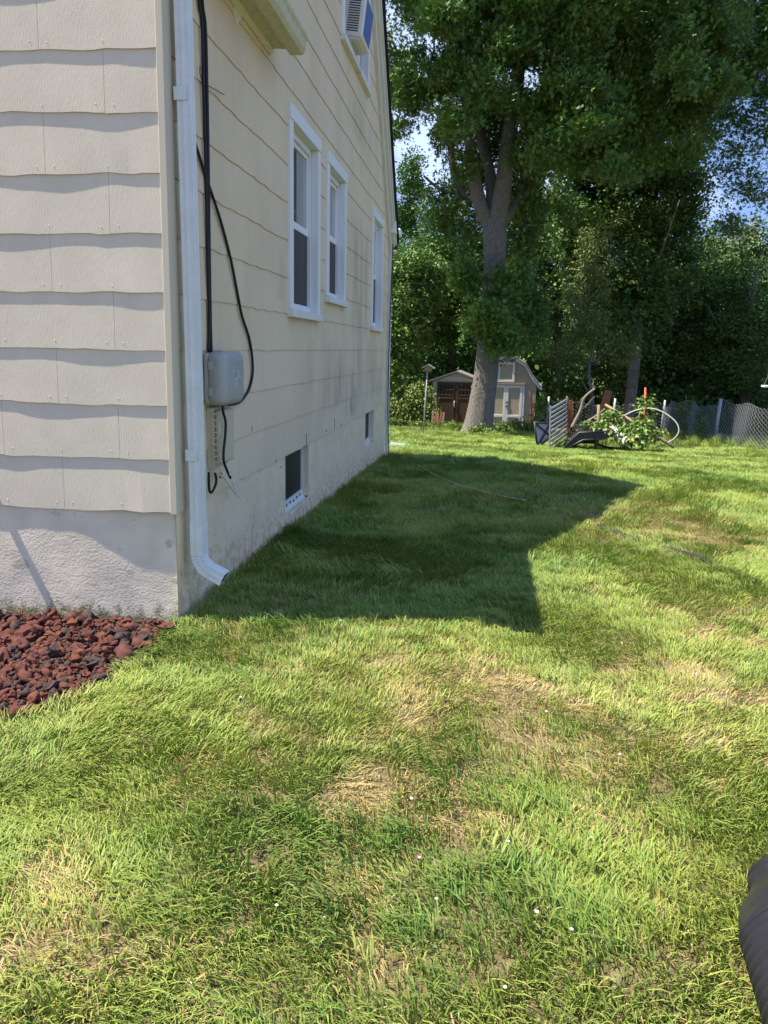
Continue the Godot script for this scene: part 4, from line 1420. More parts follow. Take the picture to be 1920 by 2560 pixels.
	simple_tree("broad_tree", "broad green tree rising behind the brown shed", g, Vector2(1120, 1045), -35.0, 8.0, 0.2, [blob(1120, 640, 100, 110, -35, 2.0, 884), blob(1100, 780, 110, 100, -34.5, 1.8, 816), blob(1190, 720, 90, 140, -35.5, 1.8, 714)], "oval", mid, 913)
	simple_tree("broad_tree", "green leafy tree behind the tan barn shed", g, Vector2(1380, 1045), -34.0, 9.0, 0.2, [blob(1330, 720, 110, 140, -34, 1.8, 952), blob(1400, 600, 110, 130, -34.5, 2.0, 884), blob(1300, 560, 90, 110, -35, 1.8, 612)], "oval", mid, 914)
	simple_tree("ivy_tree", "tall dark tree hung with vines right of the barn shed", g, Vector2(1570, 1040), -31.0, 13.0, 0.2, [blob(1560, 300, 190, 260, -31, 2.8, 2550), blob(1570, 640, 150, 230, -31, 2.2, 2210), blob(1480, 500, 100, 200, -30, 1.6, 952), blob(1660, 560, 90, 240, -31.5, 1.8, 1088)], "oval", dark, 915)
	simple_tree("bramble_shrub", "straggly shrub with pale leaves and bare twigs hanging over the junk pile", "", Vector2(1470, 1060), -26.0, 3.4, 0.06, [blob(1460, 780, 60, 110, -26.4, 0.9, 442), blob(1490, 650, 50, 90, -27, 0.9, 272), blob(1420, 880, 50, 40, -26, 0.6, 170), blob(1540, 880, 50, 40, -27, 0.7, 136)], "weed", Color(0.13, 0.19, 0.05), 916, 0.5, 0.02)
	simple_tree("dark_tree", "dark understorey tree behind the fence corner", g, Vector2(1690, 1040), -36.0, 8.0, 0.22, [blob(1690, 760, 140, 170, -36, 2.2, 1530), blob(1600, 860, 120, 120, -35, 1.8, 952)], "oval", dark, 917)
	simple_tree("dark_tree", "dark understorey tree at the far end of the fence", g, Vector2(1850, 1050), -32.0, 7.0, 0.2, [blob(1850, 780, 130, 130, -33, 2.0, 700), blob(1900, 880, 110, 120, -31, 1.6, 520), blob(1770, 880, 90, 110, -33, 1.6, 714)], "oval", dark, 918)
	simple_tree("far_tree", "pale far tree with rounded top under the right-hand clouds", g, Vector2(1850, 1000), -46.0, 10.0, 0.25, [blob(1850, 640, 110, 75, -46, 2.4, 420), blob(1920, 700, 90, 110, -46, 2.2, 612), blob(1770, 690, 60, 80, -46, 2.0, 408)], "far", Color(0.085, 0.13, 0.045), 919)
	simple_tree("open_tree", "tall thin-leaved tree whose dark sprays hang against the sky", g, Vector2(1960, 1100), -27.0, 14.0, 0.22, [blob(1850, 400, 90, 70, -27, 1.2, 80), blob(1880, 500, 70, 50, -27, 1.0, 60), blob(1830, 560, 50, 30, -27, 0.8, 34), blob(1890, 250, 80, 110, -27, 1.4, 150), blob(1790, 330, 60, 60, -27.5, 1.0, 70), blob(1880, 20, 120, 120, -27, 1.6, 500), blob(1950, 100, 160, 180, -27, 2.0, 884), blob(1780, 120, 110, 140, -27.5, 1.8, 714), blob(1900, 640, 40, 24, -27, 0.6, 20)], "star", Color(0.100, 0.200, 0.042), 920, 0.7, 0.05)
	# the wood itself, one mass
	var wood := Node3D.new()
	wood.name = numbered("woodland")
	add_child(wood)
	tag(wood, "dark mass of woodland closing the yard behind the sheds", "woodland", "", "stuff")
	var wb := []
	rng.seed = 930
	for i in 110:
		var x := rng.randf_range(-16, 34)
		var zz := rng.randf_range(-58, -38)
		var top := rng.randf_range(5.0, 8.6)
		var gyy := gz(zz)
		wb.append([Vector3(x, gyy + top * 0.5, zz), Vector3(rng.randf_range(2.0, 3.4), top * 0.58, 2.2), 240])
	for i in 46:   # leafy skirt of the wood
		var x := rng.randf_range(-3, 24)
		var zz := rng.randf_range(-37.5, -32.5)
		var top := rng.randf_range(1.6, 4.4)
		wb.append([Vector3(x, gz(zz) + top * 0.45, zz), Vector3(rng.randf_range(1.0, 1.8), top * 0.55, 0.9), 110])
	crown(wood, "foliage", wb, "far", Color(0.092, 0.18, 0.040), 931, 1.4, -0.4)
	rng.seed = 932
	var st := new_st(true)
	for i in 12:
		var x := rng.randf_range(-4, 24)
		var zz := rng.randf_range(-50, -40)
		var y0 := gz(zz) - 0.2
		tube(st, [Vector3(x, y0, zz), Vector3(x + rng.randf_range(-0.3, 0.3), y0 + 3.5, zz), Vector3(x + rng.randf_range(-0.8, 0.8), y0 + 8.0, zz)], [0.2, 0.12], 7)
	part("trunks", done(st), M.bark, wood)
	# low weeds under the tree and along the sheds
	var weeds := Node3D.new()
	weeds.name = numbered("ground_weeds")
	add_child(weeds)
	tag(weeds, "leafy weeds at the foot of the big tree and the sheds", "weeds", "", "stuff")
	var eb := []
	for p in [[1160, 1072, 26, 10, -23.5, 50], [1200, 1078, 36, 12, -22.2, 70], [1250, 1072, 30, 14, -24.0, 70], [1300, 1066, 34, 16, -25.5, 80], [1115, 1066, 34, 12, -26.2, 70], [1340, 1060, 24, 22, -25.0, 50], [1060, 1064, 40, 10, -26.2, 60], [990, 1052, 30, 8, -27.0, 40], [1352, 1020, 14, 34, -25.6, 34]]:
		eb.append(blob(p[0], p[1], p[2], p[3], p[4], 0.4, p[5]))
	crown(weeds, "foliage", eb, "weed", Color(0.14, 0.21, 0.04), 933, 0.5, -0.2)

# ------------------------------------------------------------------ sheds
func build_sheds() -> void:
	# brown-doored resin shed
	var z := -28.0
	var c := Vector3(0.43, gy(0.43, z) - 0.02, z)
	var t := thing("resin_shed", c, "small cream resin shed with brown double doors and grey roof", "shed")
	t.rotation.y = -0.06
	var base := c.y
	var ey := 0.17 - base
	var py := 0.50 - base
	var st := new_st()
	extrude(st, PackedVector2Array([Vector2(-0.90, 0), Vector2(0.90, 0), Vector2(0.90, ey), Vector2(0, py), Vector2(-0.90, ey)]), Vector3(0, 0, -1.5), Vector3.RIGHT, Vector3.UP, Vector3(0, 0, 1.5))
	part("wall", done(st), M.shed_cream, t)
	for i in 4:   # corner pilasters
		st = new_st()
		bx(st, Vector3([-0.85, -0.76, 0.76, 0.85][i], ey * 0.5, 0.012), Vector3(0.06, ey, 0.02))
		part("pilaster", done(st), M.shed_cream, t)
	st = new_st()
	var arch := PackedVector2Array()
	for i in 13:
		var a := PI * i / 12.0
		arch.append(Vector2(cos(a) * 0.62, ey + 0.03 + sin(a) * 0.17))
	extrude(st, arch, Vector3(0, 0, 0.001), Vector3.RIGHT, Vector3.UP, Vector3(0, 0, 0.02))
	part("gable_panel", done(st), M.shed_cream, t)
	st = new_st()
	for s in [-1.0, 1.0]:
		extrude(st, PackedVector2Array([Vector2(0, py + 0.02), Vector2(s * 1.06, ey - 0.03), Vector2(s * 1.06, ey + 0.03), Vector2(0, py + 0.09)]), Vector3(0, 0, -1.6), Vector3.RIGHT, Vector3.UP, Vector3(0, 0, 1.72))
	part("roof", done(st), M.grey_shingle, t)
	for s in [-1.0, 1.0]:
		st = new_st()
		bx(st, Vector3(s * 0.363, ey * 0.5, 0.03), Vector3(0.715, ey - 0.02, 0.05))
		bx(st, Vector3(s * 0.363, ey - 0.63, 0.06), Vector3(0.60, 0.05, 0.02))
		bx(st, Vector3(s * 0.66, ey * 0.36, 0.06), Vector3(0.06, ey * 0.66, 0.02))
		bx(st, Vector3(s * 0.08, ey * 0.36, 0.06), Vector3(0.06, ey * 0.66, 0.02))
		var d := part("door", done(st), M.shed_brown, t)
		for i in 4:
			for j in 2:
				st = new_st()
				bx(st, Vector3(s * 0.363 + (i - 1.5) * 0.135, ey - 0.21 - j * 0.2, 0.052), Vector3(0.11, 0.17, 0.014), Basis(), 0.002)
				part("pane", done(st), M.vinyl_black, d)
		for k in 5:
			st = new_st()
			bx(st, Vector3(s * 0.363 + (k - 2.0) * 0.135, ey - 0.31, 0.064), Vector3(0.025, 0.42, 0.018))
			part("muntin", done(st), M.shed_brown, d)
		for k in 3:
			st = new_st()
			bx(st, Vector3(s * 0.363, ey - 0.11 - k * 0.2, 0.066), Vector3(0.56, 0.028, 0.016))
			part("muntin", done(st), M.shed_brown, d)
		if s < 0:
			st = new_st(true)
			tube(st, spline([Vector3(-0.035, ey * 0.60, 0.05), Vector3(-0.035, ey * 0.58, 0.11), Vector3(-0.035, ey * 0.50, 0.11), Vector3(-0.035, ey * 0.48, 0.05)], 12), 0.022, 8)
			part("handle", done(st), M.shed_cream, d)
	# tan barn-roofed shed
	z = -27.0
	c = Vector3(2.31, gy(2.31, z) - 0.02, z)
	t = thing("barn_shed", c, "tan wooden shed with barn roof and white trimmed doors behind the big tree", "shed")
	t.rotation.y = -0.05
	base = c.y
	var ew := 0.10 - base
	var kn := 0.88 - base
	var pk := 1.25 - base
	var outl := [Vector2(1.09, ew + 0.02), Vector2(0.92, ew + 0.30), Vector2(0.62, kn), Vector2(0, pk)]
	var body := PackedVector2Array([Vector2(-1.09, 0), Vector2(1.09, 0), outl[0], outl[1], outl[2], outl[3], Vector2(-0.62, kn), Vector2(-0.92, ew + 0.30), Vector2(-1.09, ew + 0.02)])
	st = new_st()
	extrude(st, body, Vector3(0, 0, -2.4), Vector3.RIGHT, Vector3.UP, Vector3(0, 0, 2.4))
	part("wall", done(st), M.shed_tan, t)
	var rl := [Vector2(1.30, ew - 0.03), Vector2(1.20, ew + 0.03), Vector2(0.96, ew + 0.33), Vector2(0.66, kn + 0.02), Vector2(0, pk + 0.03)]
	for s in [-1.0, 1.0]:
		var pts := PackedVector2Array()
		var sh := PackedVector2Array()
		for p in rl: pts.append(Vector2(p.x * s, p.y))
		for i in range(rl.size() - 1, -1, -1): pts.append(Vector2(rl[i].x * s - s * (0.02 if i < 4 else 0.0), rl[i].y - 0.085))
		st = new_st()
		extrude(st, pts, Vector3(0, 0, 0.06), Vector3.RIGHT, Vector3.UP, Vector3(0, 0, 0.03))
		part("rake_trim", done(st), M.shed_white, t)
		for p in rl: sh.append(Vector2(p.x * s, p.y + 0.002))
		for i in range(rl.size() - 1, -1, -1): sh.append(Vector2(rl[i].x * s, rl[i].y + 0.04))
		st = new_st()
		extrude(st, sh, Vector3(0, 0, -2.5), Vector3.RIGHT, Vector3.UP, Vector3(0, 0, 2.62))
		part("roof", done(st), M.grey_shingle, t)
	var framed := func(x0: float, x1: float, y0: float, y1: float, mid: float) -> MeshInstance3D:
		st = new_st()
		bx(st, Vector3((x0 + x1) * 0.5, (y0 + y1) * 0.5, 0.018), Vector3(x1 - x0, y1 - y0, 0.03))
		var d := part("door", done(st), M.shed_tan, t)
		var w := 0.085
		var bars := [[x0, x0 + w, y0, y1], [x1 - w, x1, y0, y1], [x0 + w, x1 - w, y1 - w, y1], [x0 + w, x1 - w, y0, y0 + w]]
		if mid > 0: bars.append([x0 + w, x1 - w, mid - w * 0.5, mid + w * 0.5])
		for q in bars:
			st = new_st()
			bx(st, Vector3((q[0] + q[1]) * 0.5, (q[2] + q[3]) * 0.5, 0.045), Vector3(q[1] - q[0] - 0.002, q[3] - q[2] - 0.002, 0.025))
			part("trim", done(st), M.shed_white, d)
		return d
	var loft_door: MeshInstance3D = framed.call(-0.33, 0.29, 0.24 - base, 0.97 - base, 0.0)
	st = new_st()
	bx(st, Vector3(0.26, 0.58 - base, 0.062), Vector3(0.07, 0.03, 0.02))
	part("latch", done(st), M.dark_line, loft_door)
	framed.call(-0.58, 0.005, 0.04, 0.13 - base, 0.62)
	var dr: MeshInstance3D = framed.call(0.01, 0.60, 0.04, 0.13 - base, 0.62)
	for y in [0.98, 1.14]:
		st = new_st()
		bx(st, Vector3(0.04, y, 0.065), Vector3(0.09, 0.035, 0.02))
		part("hasp", done(st), M.dark_line, dr)
	st = new_st()
	bx(st, Vector3(0.64, (0.15 - base) * 0.5, 0.03), Vector3(0.07, 0.15 - base, 0.04))
	part("door_jamb", done(st), M.shed_white, t)
	st = new_st()
	bx(st, Vector3(0.03, 0.17 - base, 0.05), Vector3(1.3, 0.06, 0.07))
	part("door_lintel", done(st), M.weathered_wood, t)

# ------------------------------------------------------------------ yard things
func stick(n: String, a: Vector3, b: Vector3, r: float, m: Material, label: String, category: String, group := "") -> MeshInstance3D:
	var o := part(n, tube_mesh([Vector3.ZERO, (b - a) * 0.5 + Vector3(0.01, 0, 0.01), b - a], [r, r, r * 0.9], 8), m, self, a)
	tag(o, label, category, group)
	return o

func build_yard() -> void:
	# nesting box on a pole
	var b := on_z(1057, 1079, -20.0)
	b.y = gy(b.x, b.z) - 0.15
	var top := on_z(1069, 925, -20.0) - b
	var t := thing("nest_box", b, "grey birdhouse with pitched roof on a thin metal pole by the brown shed", "birdhouse")
	part("pole", tube_mesh([Vector3.ZERO, top * 0.5, top], 0.02, 8), M.galvanized, t)
	var st := new_st()
	extrude(st, PackedVector2Array([Vector2(-0.10, 0), Vector2(0.10, 0), Vector2(0.10, 0.10), Vector2(0, 0.17), Vector2(-0.10, 0.10)]), top + Vector3(0.02, -0.03, -0.1), Vector3.RIGHT, Vector3.UP, Vector3(0, 0, 0.2))
	part("box", done(st), M.weathered_wood, t)
	for s in [-1.0, 1.0]:
		st = new_st()
		extrude(st, PackedVector2Array([Vector2(0, 0.175), Vector2(s * 0.19, 0.07), Vector2(s * 0.19, 0.09), Vector2(0, 0.20)]), top + Vector3(0.02, -0.03, -0.14), Vector3.RIGHT, Vector3.UP, Vector3(0, 0, 0.28))
		part("roof_slope", done(st), M.galvanized, t)
	# split boards leaning by the brown shed
	rng.seed = 41
	for i in 5:
		var p := on_z(1080 + i * 6.5, 1066, -26.4 + i * 0.06)
		p.y = gy(p.x, p.z) - 0.02
		var o := part("old_board", box_mesh(Vector3(0.07, rng.randf_range(0.55, 0.95), 0.03)), M.red_wood if i % 2 else M.weathered_wood, self, p + Vector3(0, 0.33, 0), Basis(Vector3(0, 0, 1), rng.randf_range(-0.16, 0.1)) * Basis(Vector3(1, 0, 0), -0.15))
		tag(o, "broken brown board propped upright beside the brown shed", "board", "boards propped by the brown shed")
	# orange stakes
	var s0 := on_z(1331, 1040, -25.0)
	var s1 := on_z(1328.6, 977, -25.0)
	s0.y = gy(s0.x, s0.z) - 0.1
	stick("marker_stake", s0, s1, 0.035, M.orange_stake, "orange marker stake in front of the barn shed", "stake")
	s0 = on_z(1612, 1060, -14.4)
	s1 = on_z(1613.6, 969, -14.4)
	s0.y = gy(s0.x, s0.z) - 0.1
	stick("marker_stake", s0, s1, 0.022, M.orange_stake, "orange marker stake rising out of the junk pile", "stake")
	build_junk()
	build_fence()
	# hose lines in the lawn
	var pts := []
	for p in [[972, 1128], [990, 1139], [1010, 1152], [1050, 1172], [1090, 1196], [1140, 1217], [1190, 1233], [1260, 1250], [1315, 1260]]: pts.append(on_ground(p[0], p[1]) + Vector3(0, 0.036, 0))
	tag(part("garden_hose", tube_mesh(spline(pts, 60), 0.009, 8), M.hose_grey, self), "pale grey hose trailing from the back corner through the house's shadow", "hose")
	pts = []
	for p in [[1495, 1322], [1560, 1343], [1640, 1366], [1740, 1402], [1810, 1427], [1890, 1462]]: pts.append(on_ground(p[0], p[1]) + Vector3(0, 0.014 + 0.012 * sin(p[0] * 0.03), 0))
	tag(part("drip_line", tube_mesh(spline(pts, 40), 0.02, 8), M.black_plastic, self), "black plastic pipe half sunk in the sunny lawn", "pipe")
	var sp := on_ground(976, 1122)
	st = new_st()
	bx(st, Vector3(0, 0.03, 0), Vector3(0.32, 0.04, 0.7), Basis(Vector3(0, 0, 1), -0.08), 0.006)
	tag(part("splash_block", done(st), M.galvanized, self, sp + Vector3(0.12, 0.02, -0.1)), "grey splash board on the grass at the back house corner", "splash block")
	# corrugated downspout extension in the near grass
	t = thing("corrugated_pipe", Vector3(2.27, 0, 2.0), "black corrugated plastic drain pipe with a smooth neck lying in the near grass", "pipe")
	var sec := func(c0: Vector3, dirv: Vector3, w: float, h: float) -> Array:
		var x := dirv.cross(Vector3.UP).normalized()
		var ring := []
		for i in 40:
			var a := TAU * i / 40
			var e := 0.72
			var ca := signf(cos(a)) * pow(absf(cos(a)), e)
			var sa := signf(sin(a)) * pow(absf(sin(a)), e)
			var u := (ca * 0.82 - sa * 0.57)
			var v := (ca * 0.57 + sa * 0.82)
			ring.append(c0 + x * u * w + Vector3.UP * v * h)
		return ring
	# its centre line, from the left outline seen in the photograph at the pipe's mid height
	var centre := []
	for q in [[1886, 2196, 0.062], [1882, 2226, 0.064], [1864, 2276, 0.085], [1852, 2320, 0.100], [1856, 2390, 0.112], [1872, 2470, 0.118], [1893, 2560, 0.122], [1925, 2680, 0.122]]:
		var d := ray(q[0], q[1])
		centre.append(EYE + d * ((0.085 - EYE.y) / d.y) + Vector3(q[2], 0, 0) - Vector3(2.27, 0, 2.0))
	var line := spline(centre, 120)
	var total := 0.0
	for i in 120: total += line[i].distance_to(line[i + 1])
	var mid := func(k: float) -> Vector3:
		var w := clampf(k / total, 0, 0.999) * 120.0
		return line[int(w)].lerp(line[int(w) + 1], w - int(w))
	var neck := new_st(true)
	var rings := []
	for q in [[0.0, 0.058], [0.006, 0.069], [0.028, 0.069], [0.034, 0.059], [0.046, 0.059], [0.052, 0.067], [0.072, 0.067], [0.08, 0.060], [0.11, 0.062], [0.15, 0.075], [0.20, 0.088], [0.25, 0.092], [0.275, 0.092], [0.285, 0.096], [0.30, 0.096]]:
		rings.append(sec.call(mid.call(q[0]), (mid.call(q[0] + 0.02) - mid.call(q[0])).normalized(), q[1], q[1]))
	loft(neck, rings)
	part("neck", done(neck), M.pipe_black, t)
	var cor := new_st(true)
	rings = []
	for i in 80:
		var k := 0.301 + i * 0.0056
		var r := 0.081 + 0.014 * (1.0 if i % 5 in [0, 1, 2] else 0.0)
		rings.append(sec.call(mid.call(k), (mid.call(k + 0.02) - mid.call(k)).normalized(), r, r))
	loft(cor, rings)
	part("ribbed_hose", done(cor), M.pipe_black, t)
	# steel bracket on the front wall, outside the frame, that draws the slanting shadow on the foundation
	st = new_st()
	bx(st, Vector3(0, 0, 0.045), Vector3(0.035, 0.035, 0.075), Basis(), 0.004)
	bx(st, Vector3(0, 0, 0.012), Vector3(0.08, 0.09, 0.008), Basis(), 0.002)
	tag(part("wall_bracket", done(st), M.galvanized, self, Vector3(-1.17, 1.06, 0.006)), "steel bracket fixed low on the front wall", "bracket")
	# hanging tray feeder by the fence
	var f := on_z(1925, 966, -19.0)
	t = thing("bird_feeder", f, "pale blue tray feeder hanging by wires in front of the dark wood", "bird feeder")
	st = new_st()
	bx(st, Vector3.ZERO, Vector3(0.36, 0.05, 0.3), Basis(), 0.006)
	part("tray", done(st), M.shed_white, t)
	for s in [-1.0, 1.0]:
		part("wire", tube_mesh([Vector3(s * 0.16, 0.02, 0), Vector3(s * 0.08, 0.25, 0), Vector3(0, 4.2, 0.1)], 0.006, 5), M.galvanized, t)

func build_junk() -> void:
	var z := -14.0
	# slatted metal panel standing on edge
	var tl := on_z(1376, 1018, z)
	var bl := on_z(1374, 1126, z)
	var tr := on_z(1417, 994, z - 0.95)
	var br := on_z(1421, 1094, z - 0.95)
	bl.y = gy(bl.x, bl.z) - 0.02
	var t := thing("slatted_panel", bl, "silver metal slatted panel standing on edge at the end of the junk pile", "panel")
	var bar := func(n: String, a: Vector3, b: Vector3, w: float, h: float) -> void:
		var d := (b - a).normalized()
		var x := d.cross(Vector3.UP).normalized() if absf(d.y) < 0.9 else Vector3(0, 0, 1).cross(d).normalized()
		var up := x.cross(d).normalized()
		part(n, box_mesh(Vector3(w, h, a.distance_to(b)), 0.004), M.galvanized, t, (a + b) * 0.5 - bl, Basis(x, up, -d))
	bar.call("upright", bl, tl + Vector3(0, 0.03, 0), 0.035, 0.035)
	bar.call("upright", br, tr + Vector3(0, 0.03, 0), 0.035, 0.035)
	for i in 10:
		var k := (i + 0.15) / 9.6
		bar.call("slat", bl.lerp(tl, k), br.lerp(tr, k), 0.02, 0.045)
	# stakes tied against it
	for i in 3:
		var a := on_z(1423 + i * 5.0, 1094, z - 0.9)
		a.y = gy(a.x, a.z) - 0.05
		var b2 := on_z(1420 + i * 5.5, 995 + i * 6.0, z - 0.9)
		var o := part("garden_stake", box_mesh(Vector3(0.035, a.distance_to(b2), 0.035)), M.red_wood, self, (a + b2) * 0.5, Basis(Vector3(0, 0, 1), atan2(a.x - b2.x, b2.y - a.y)))
		tag(o, "brown square garden stake upright against the slatted panel", "stake", "stakes against the slatted panel")
	# black moulded tray, tipped on its side: a shallow shell with a rim
	var og := on_z(1401, 1126, z + 0.25)
	og.y = gy(og.x, og.z) - 0.02
	t = thing("plastic_tray", og, "black moulded plastic truck tray lying tipped in front of the junk", "tray")
	var P := func(px: float, py: float, dz: float) -> Vector3: return on_z(px, py, z + 0.25 - dz) - og
	var st := new_st()
	var outl := [[1401, 1126], [1448, 1082], [1530, 1078], [1538, 1086], [1518, 1096], [1458, 1100]]
	var fr := []
	var bk := []
	for p in outl:
		fr.append(P.call(p[0], p[1], 0.0))
		bk.append(fr[-1] + Vector3(0.15, 0.10, -0.75))
	fr[0].y = 0.0
	loft(st, [fr, bk])
	part("shell", done(st), M.black_plastic, t)
	st = new_st(true)
	tube(st, [fr[0], fr[5], fr[4]], 0.022, 8)
	tube(st, [fr[0], fr[1], fr[2]], 0.018, 8)
	part("rim", done(st), M.black_plastic, t)
	# white drain elbow
	var pv := on_z(1560, 1100, z + 0.15)
	t = thing("pvc_elbow", pv, "white plastic drain pipe elbow sticking out of the junk pile", "pipe")
	st = new_st(true)
	var arm := spline([Vector3(-0.22, 0.22, -0.35), Vector3(-0.12, 0.12, -0.18), Vector3(-0.03, 0.03, -0.05), Vector3(0.04, -0.02, 0.06)], 16)
	tube(st, arm, 0.085, 16, false)
	part("pipe", done(st), M.pvc, t)
	var dd: Vector3 = (arm[-1] - arm[-3]).normalized()
	st = new_st(true)
	tube(st, [arm[-1] - dd * 0.03, arm[-1] + dd * 0.05], 0.105, 18, false)
	tube(st, [arm[-1] + dd * 0.05, arm[-1] - dd * 0.06], 0.088, 18, false)
	part("socket", done(st), M.pvc, t)
	# hoop of pipe
	var pts := zpts([[1530, 1066, z - 0.3], [1560, 1040, z - 0.25], [1590, 1026, z - 0.2], [1627, 1021, z - 0.1], [1662, 1033, z], [1690, 1056, z + 0.1], [1697, 1078, z + 0.15], [1686, 1096, z + 0.15], [1665, 1108, z + 0.1], [1640, 1118, z]])
	tag(part("pipe_hoop", tube_mesh(spline(pts, 60), 0.014, 8), M.hose_grey, self), "grey plastic pipe bent in a wide hoop over the junk pile", "pipe")
	pts = zpts([[1480, 1058, z], [1505, 1072, z + 0.1], [1520, 1085, z + 0.2], [1545, 1092, z + 0.25]])
	tag(part("thin_pipe", tube_mesh(spline(pts, 20), 0.016, 8), M.hose_grey, self), "thin pale pipe lying across the black tray", "pipe")
	# poles and boards
	stick("wooden_pole", on_z(1685, 1118, z + 0.2), on_z(1513, 1012, z - 0.8), 0.035, M.weathered_wood, "long wooden pole sloping through the junk pile", "pole")
	var sa := on_z(1491, 1090, z - 0.1)
	sa.y = gy(sa.x, sa.z)
	stick("post_stub", sa, on_z(1497, 1012, z - 0.1), 0.032, M.weathered_wood, "grey wooden post standing up in the junk pile", "post")
	var p0 := on_z(1506, 1040, -22.0)
	p0.y = gy(p0.x, p0.z)
	var p1 := on_z(1508, 975, -22.0)
	var o := part("leaning_board", box_mesh(Vector3(0.24, p0.distance_to(p1), 0.05)), M.red_wood, self, (p0 + p1) * 0.5, Basis(Vector3(0, 0, 1), -0.2))
	tag(o, "reddish wide board leaning in the dark behind the junk pile", "board")
	# cut branches
	var brs := [
		["forked bare branch standing up at the left of the junk pile", [[[1430, 1070], [1440, 1050], [1453, 1022], [1458, 1000], [1470, 985], [1487, 972]], [[1453, 1022], [1466, 1014], [1478, 1000], [1488, 990]], [[1487, 972], [1482, 962], [1484, 955]], [[1470, 985], [1452, 1000], [1452, 1012]]], 0.045],
		["bare branch lying sideways across the junk pile", [[[1432, 1075], [1460, 1058], [1490, 1040], [1512, 1022]], [[1490, 1040], [1520, 1044], [1560, 1052]], [[1460, 1058], [1470, 1046], [1466, 1036]]], 0.035],
		["thin branch poking out low at the right of the junk pile", [[[1560, 1060], [1590, 1072], [1620, 1088], [1635, 1104]], [[1590, 1072], [1610, 1064], [1625, 1060]]], 0.025]]
	for q in brs:
		var st2 := new_st(true)
		var r: float = q[2]
		for l in q[1]:
			var line := []
			for p in l: line.append(on_z(p[0], p[1], z - 0.35))
			tube(st2, spline(line, 14), [r, r * 0.45], 7)
			r *= 0.65
		tag(part("bare_branch", done(st2), M.twig_bark, self), q[0], "branch")
	# heap of dark rubber hose and sacking
	var hp := on_z(1530, 1080, z - 0.5)
	hp.y = gy(hp.x, hp.z)
	t = thing("hose_heap", hp, "heap of tangled black hose in the middle of the junk pile", "hose")
	rng.seed = 61
	for i in 9:
		var c := Vector3(rng.randf_range(-0.75, 0.65), rng.randf_range(0.12, 0.55), rng.randf_range(-0.4, 0.3))
		var rr := rng.randf_range(0.2, 0.42)
		var tiltb := Basis.from_euler(Vector3(rng.randf_range(-0.5, 0.5), 0, rng.randf_range(-0.4, 0.4)))
		var line := []
		for k in 26:
			var a := TAU * k / 22.0
			line.append(c + tiltb * Vector3(cos(a) * rr * 1.4, k * 0.003, sin(a) * rr))
		part("coil", tube_mesh(line, 0.028, 7), M.black_plastic, t)
	# blue-white folded canopy frame
	var cb := on_z(1340, 1102, z - 0.7)
	cb.y = gy(cb.x, cb.z)
	t = thing("folded_frame", cb, "black framed panel of pale blue cloth leaning behind the slatted panel", "panel")
	var q2 := [on_z(1336, 1056, z - 0.7) - cb, on_z(1376, 1058, z - 0.9) - cb, on_z(1378, 1092, z - 0.9) - cb, on_z(1344, 1102, z - 0.7) - cb]
	q2[3].y = 0.02
	st = new_st()
	quad(st, q2[0], q2[1], q2[2], q2[3])
	quad(st, q2[0] + Vector3(0, 0, -0.01), q2[3] + Vector3(0, 0, -0.01), q2[2] + Vector3(0, 0, -0.01), q2[1] + Vector3(0, 0, -0.01))
	part("cloth", done(st), M.tarp, t)
	for e in [[0, 1], [1, 2], [2, 3], [3, 0], [0, 2], [1, 3]]:
		part("frame_bar", tube_mesh([q2[e[0]] + Vector3(0, 0, 0.02), q2[e[1]] + Vector3(0, 0, 0.02)], 0.022, 6), M.black_plastic, t)
	# bramble growing through
	var root := on_z(1560, 1085, z - 0.2)
	root.y = gy(root.x, root.z)
	t = thing("bramble", root, "bright green bramble growing up through the junk pile", "shrub")
	var bb := []
	for p in [[1500, 1062, 34, 20, z, 20], [1560, 1074, 44, 20, z + 0.1, 20], [1600, 1046, 30, 34, z - 0.1, 22], [1620, 1084, 40, 20, z + 0.1, 20], [1612, 1015, 8, 24, z - 0.35, 12], [1540, 1045, 26, 18, z - 0.2, 30], [1590, 1100, 26, 14, z + 0.2, 30]]:
		var q := blob(p[0], p[1], p[2], p[3], p[4], 0.25, p[5])
		q[0] -= root
		bb.append(q)
	crown(t, "leaves", bb, "weed", Color(0.17, 0.25, 0.05), 62, 0.3, 0.0)
	for p in [[1510, 1050], [1600, 1035], [1560, 1050]]:
		var tp := on_z(p[0], p[1], z - 0.1) - root
		part("stem", tube_mesh(spline([Vector3.ZERO, tp * 0.5 + Vector3(0, 0.15, 0), tp], 8), 0.012, 5), M.twig_bark, t)

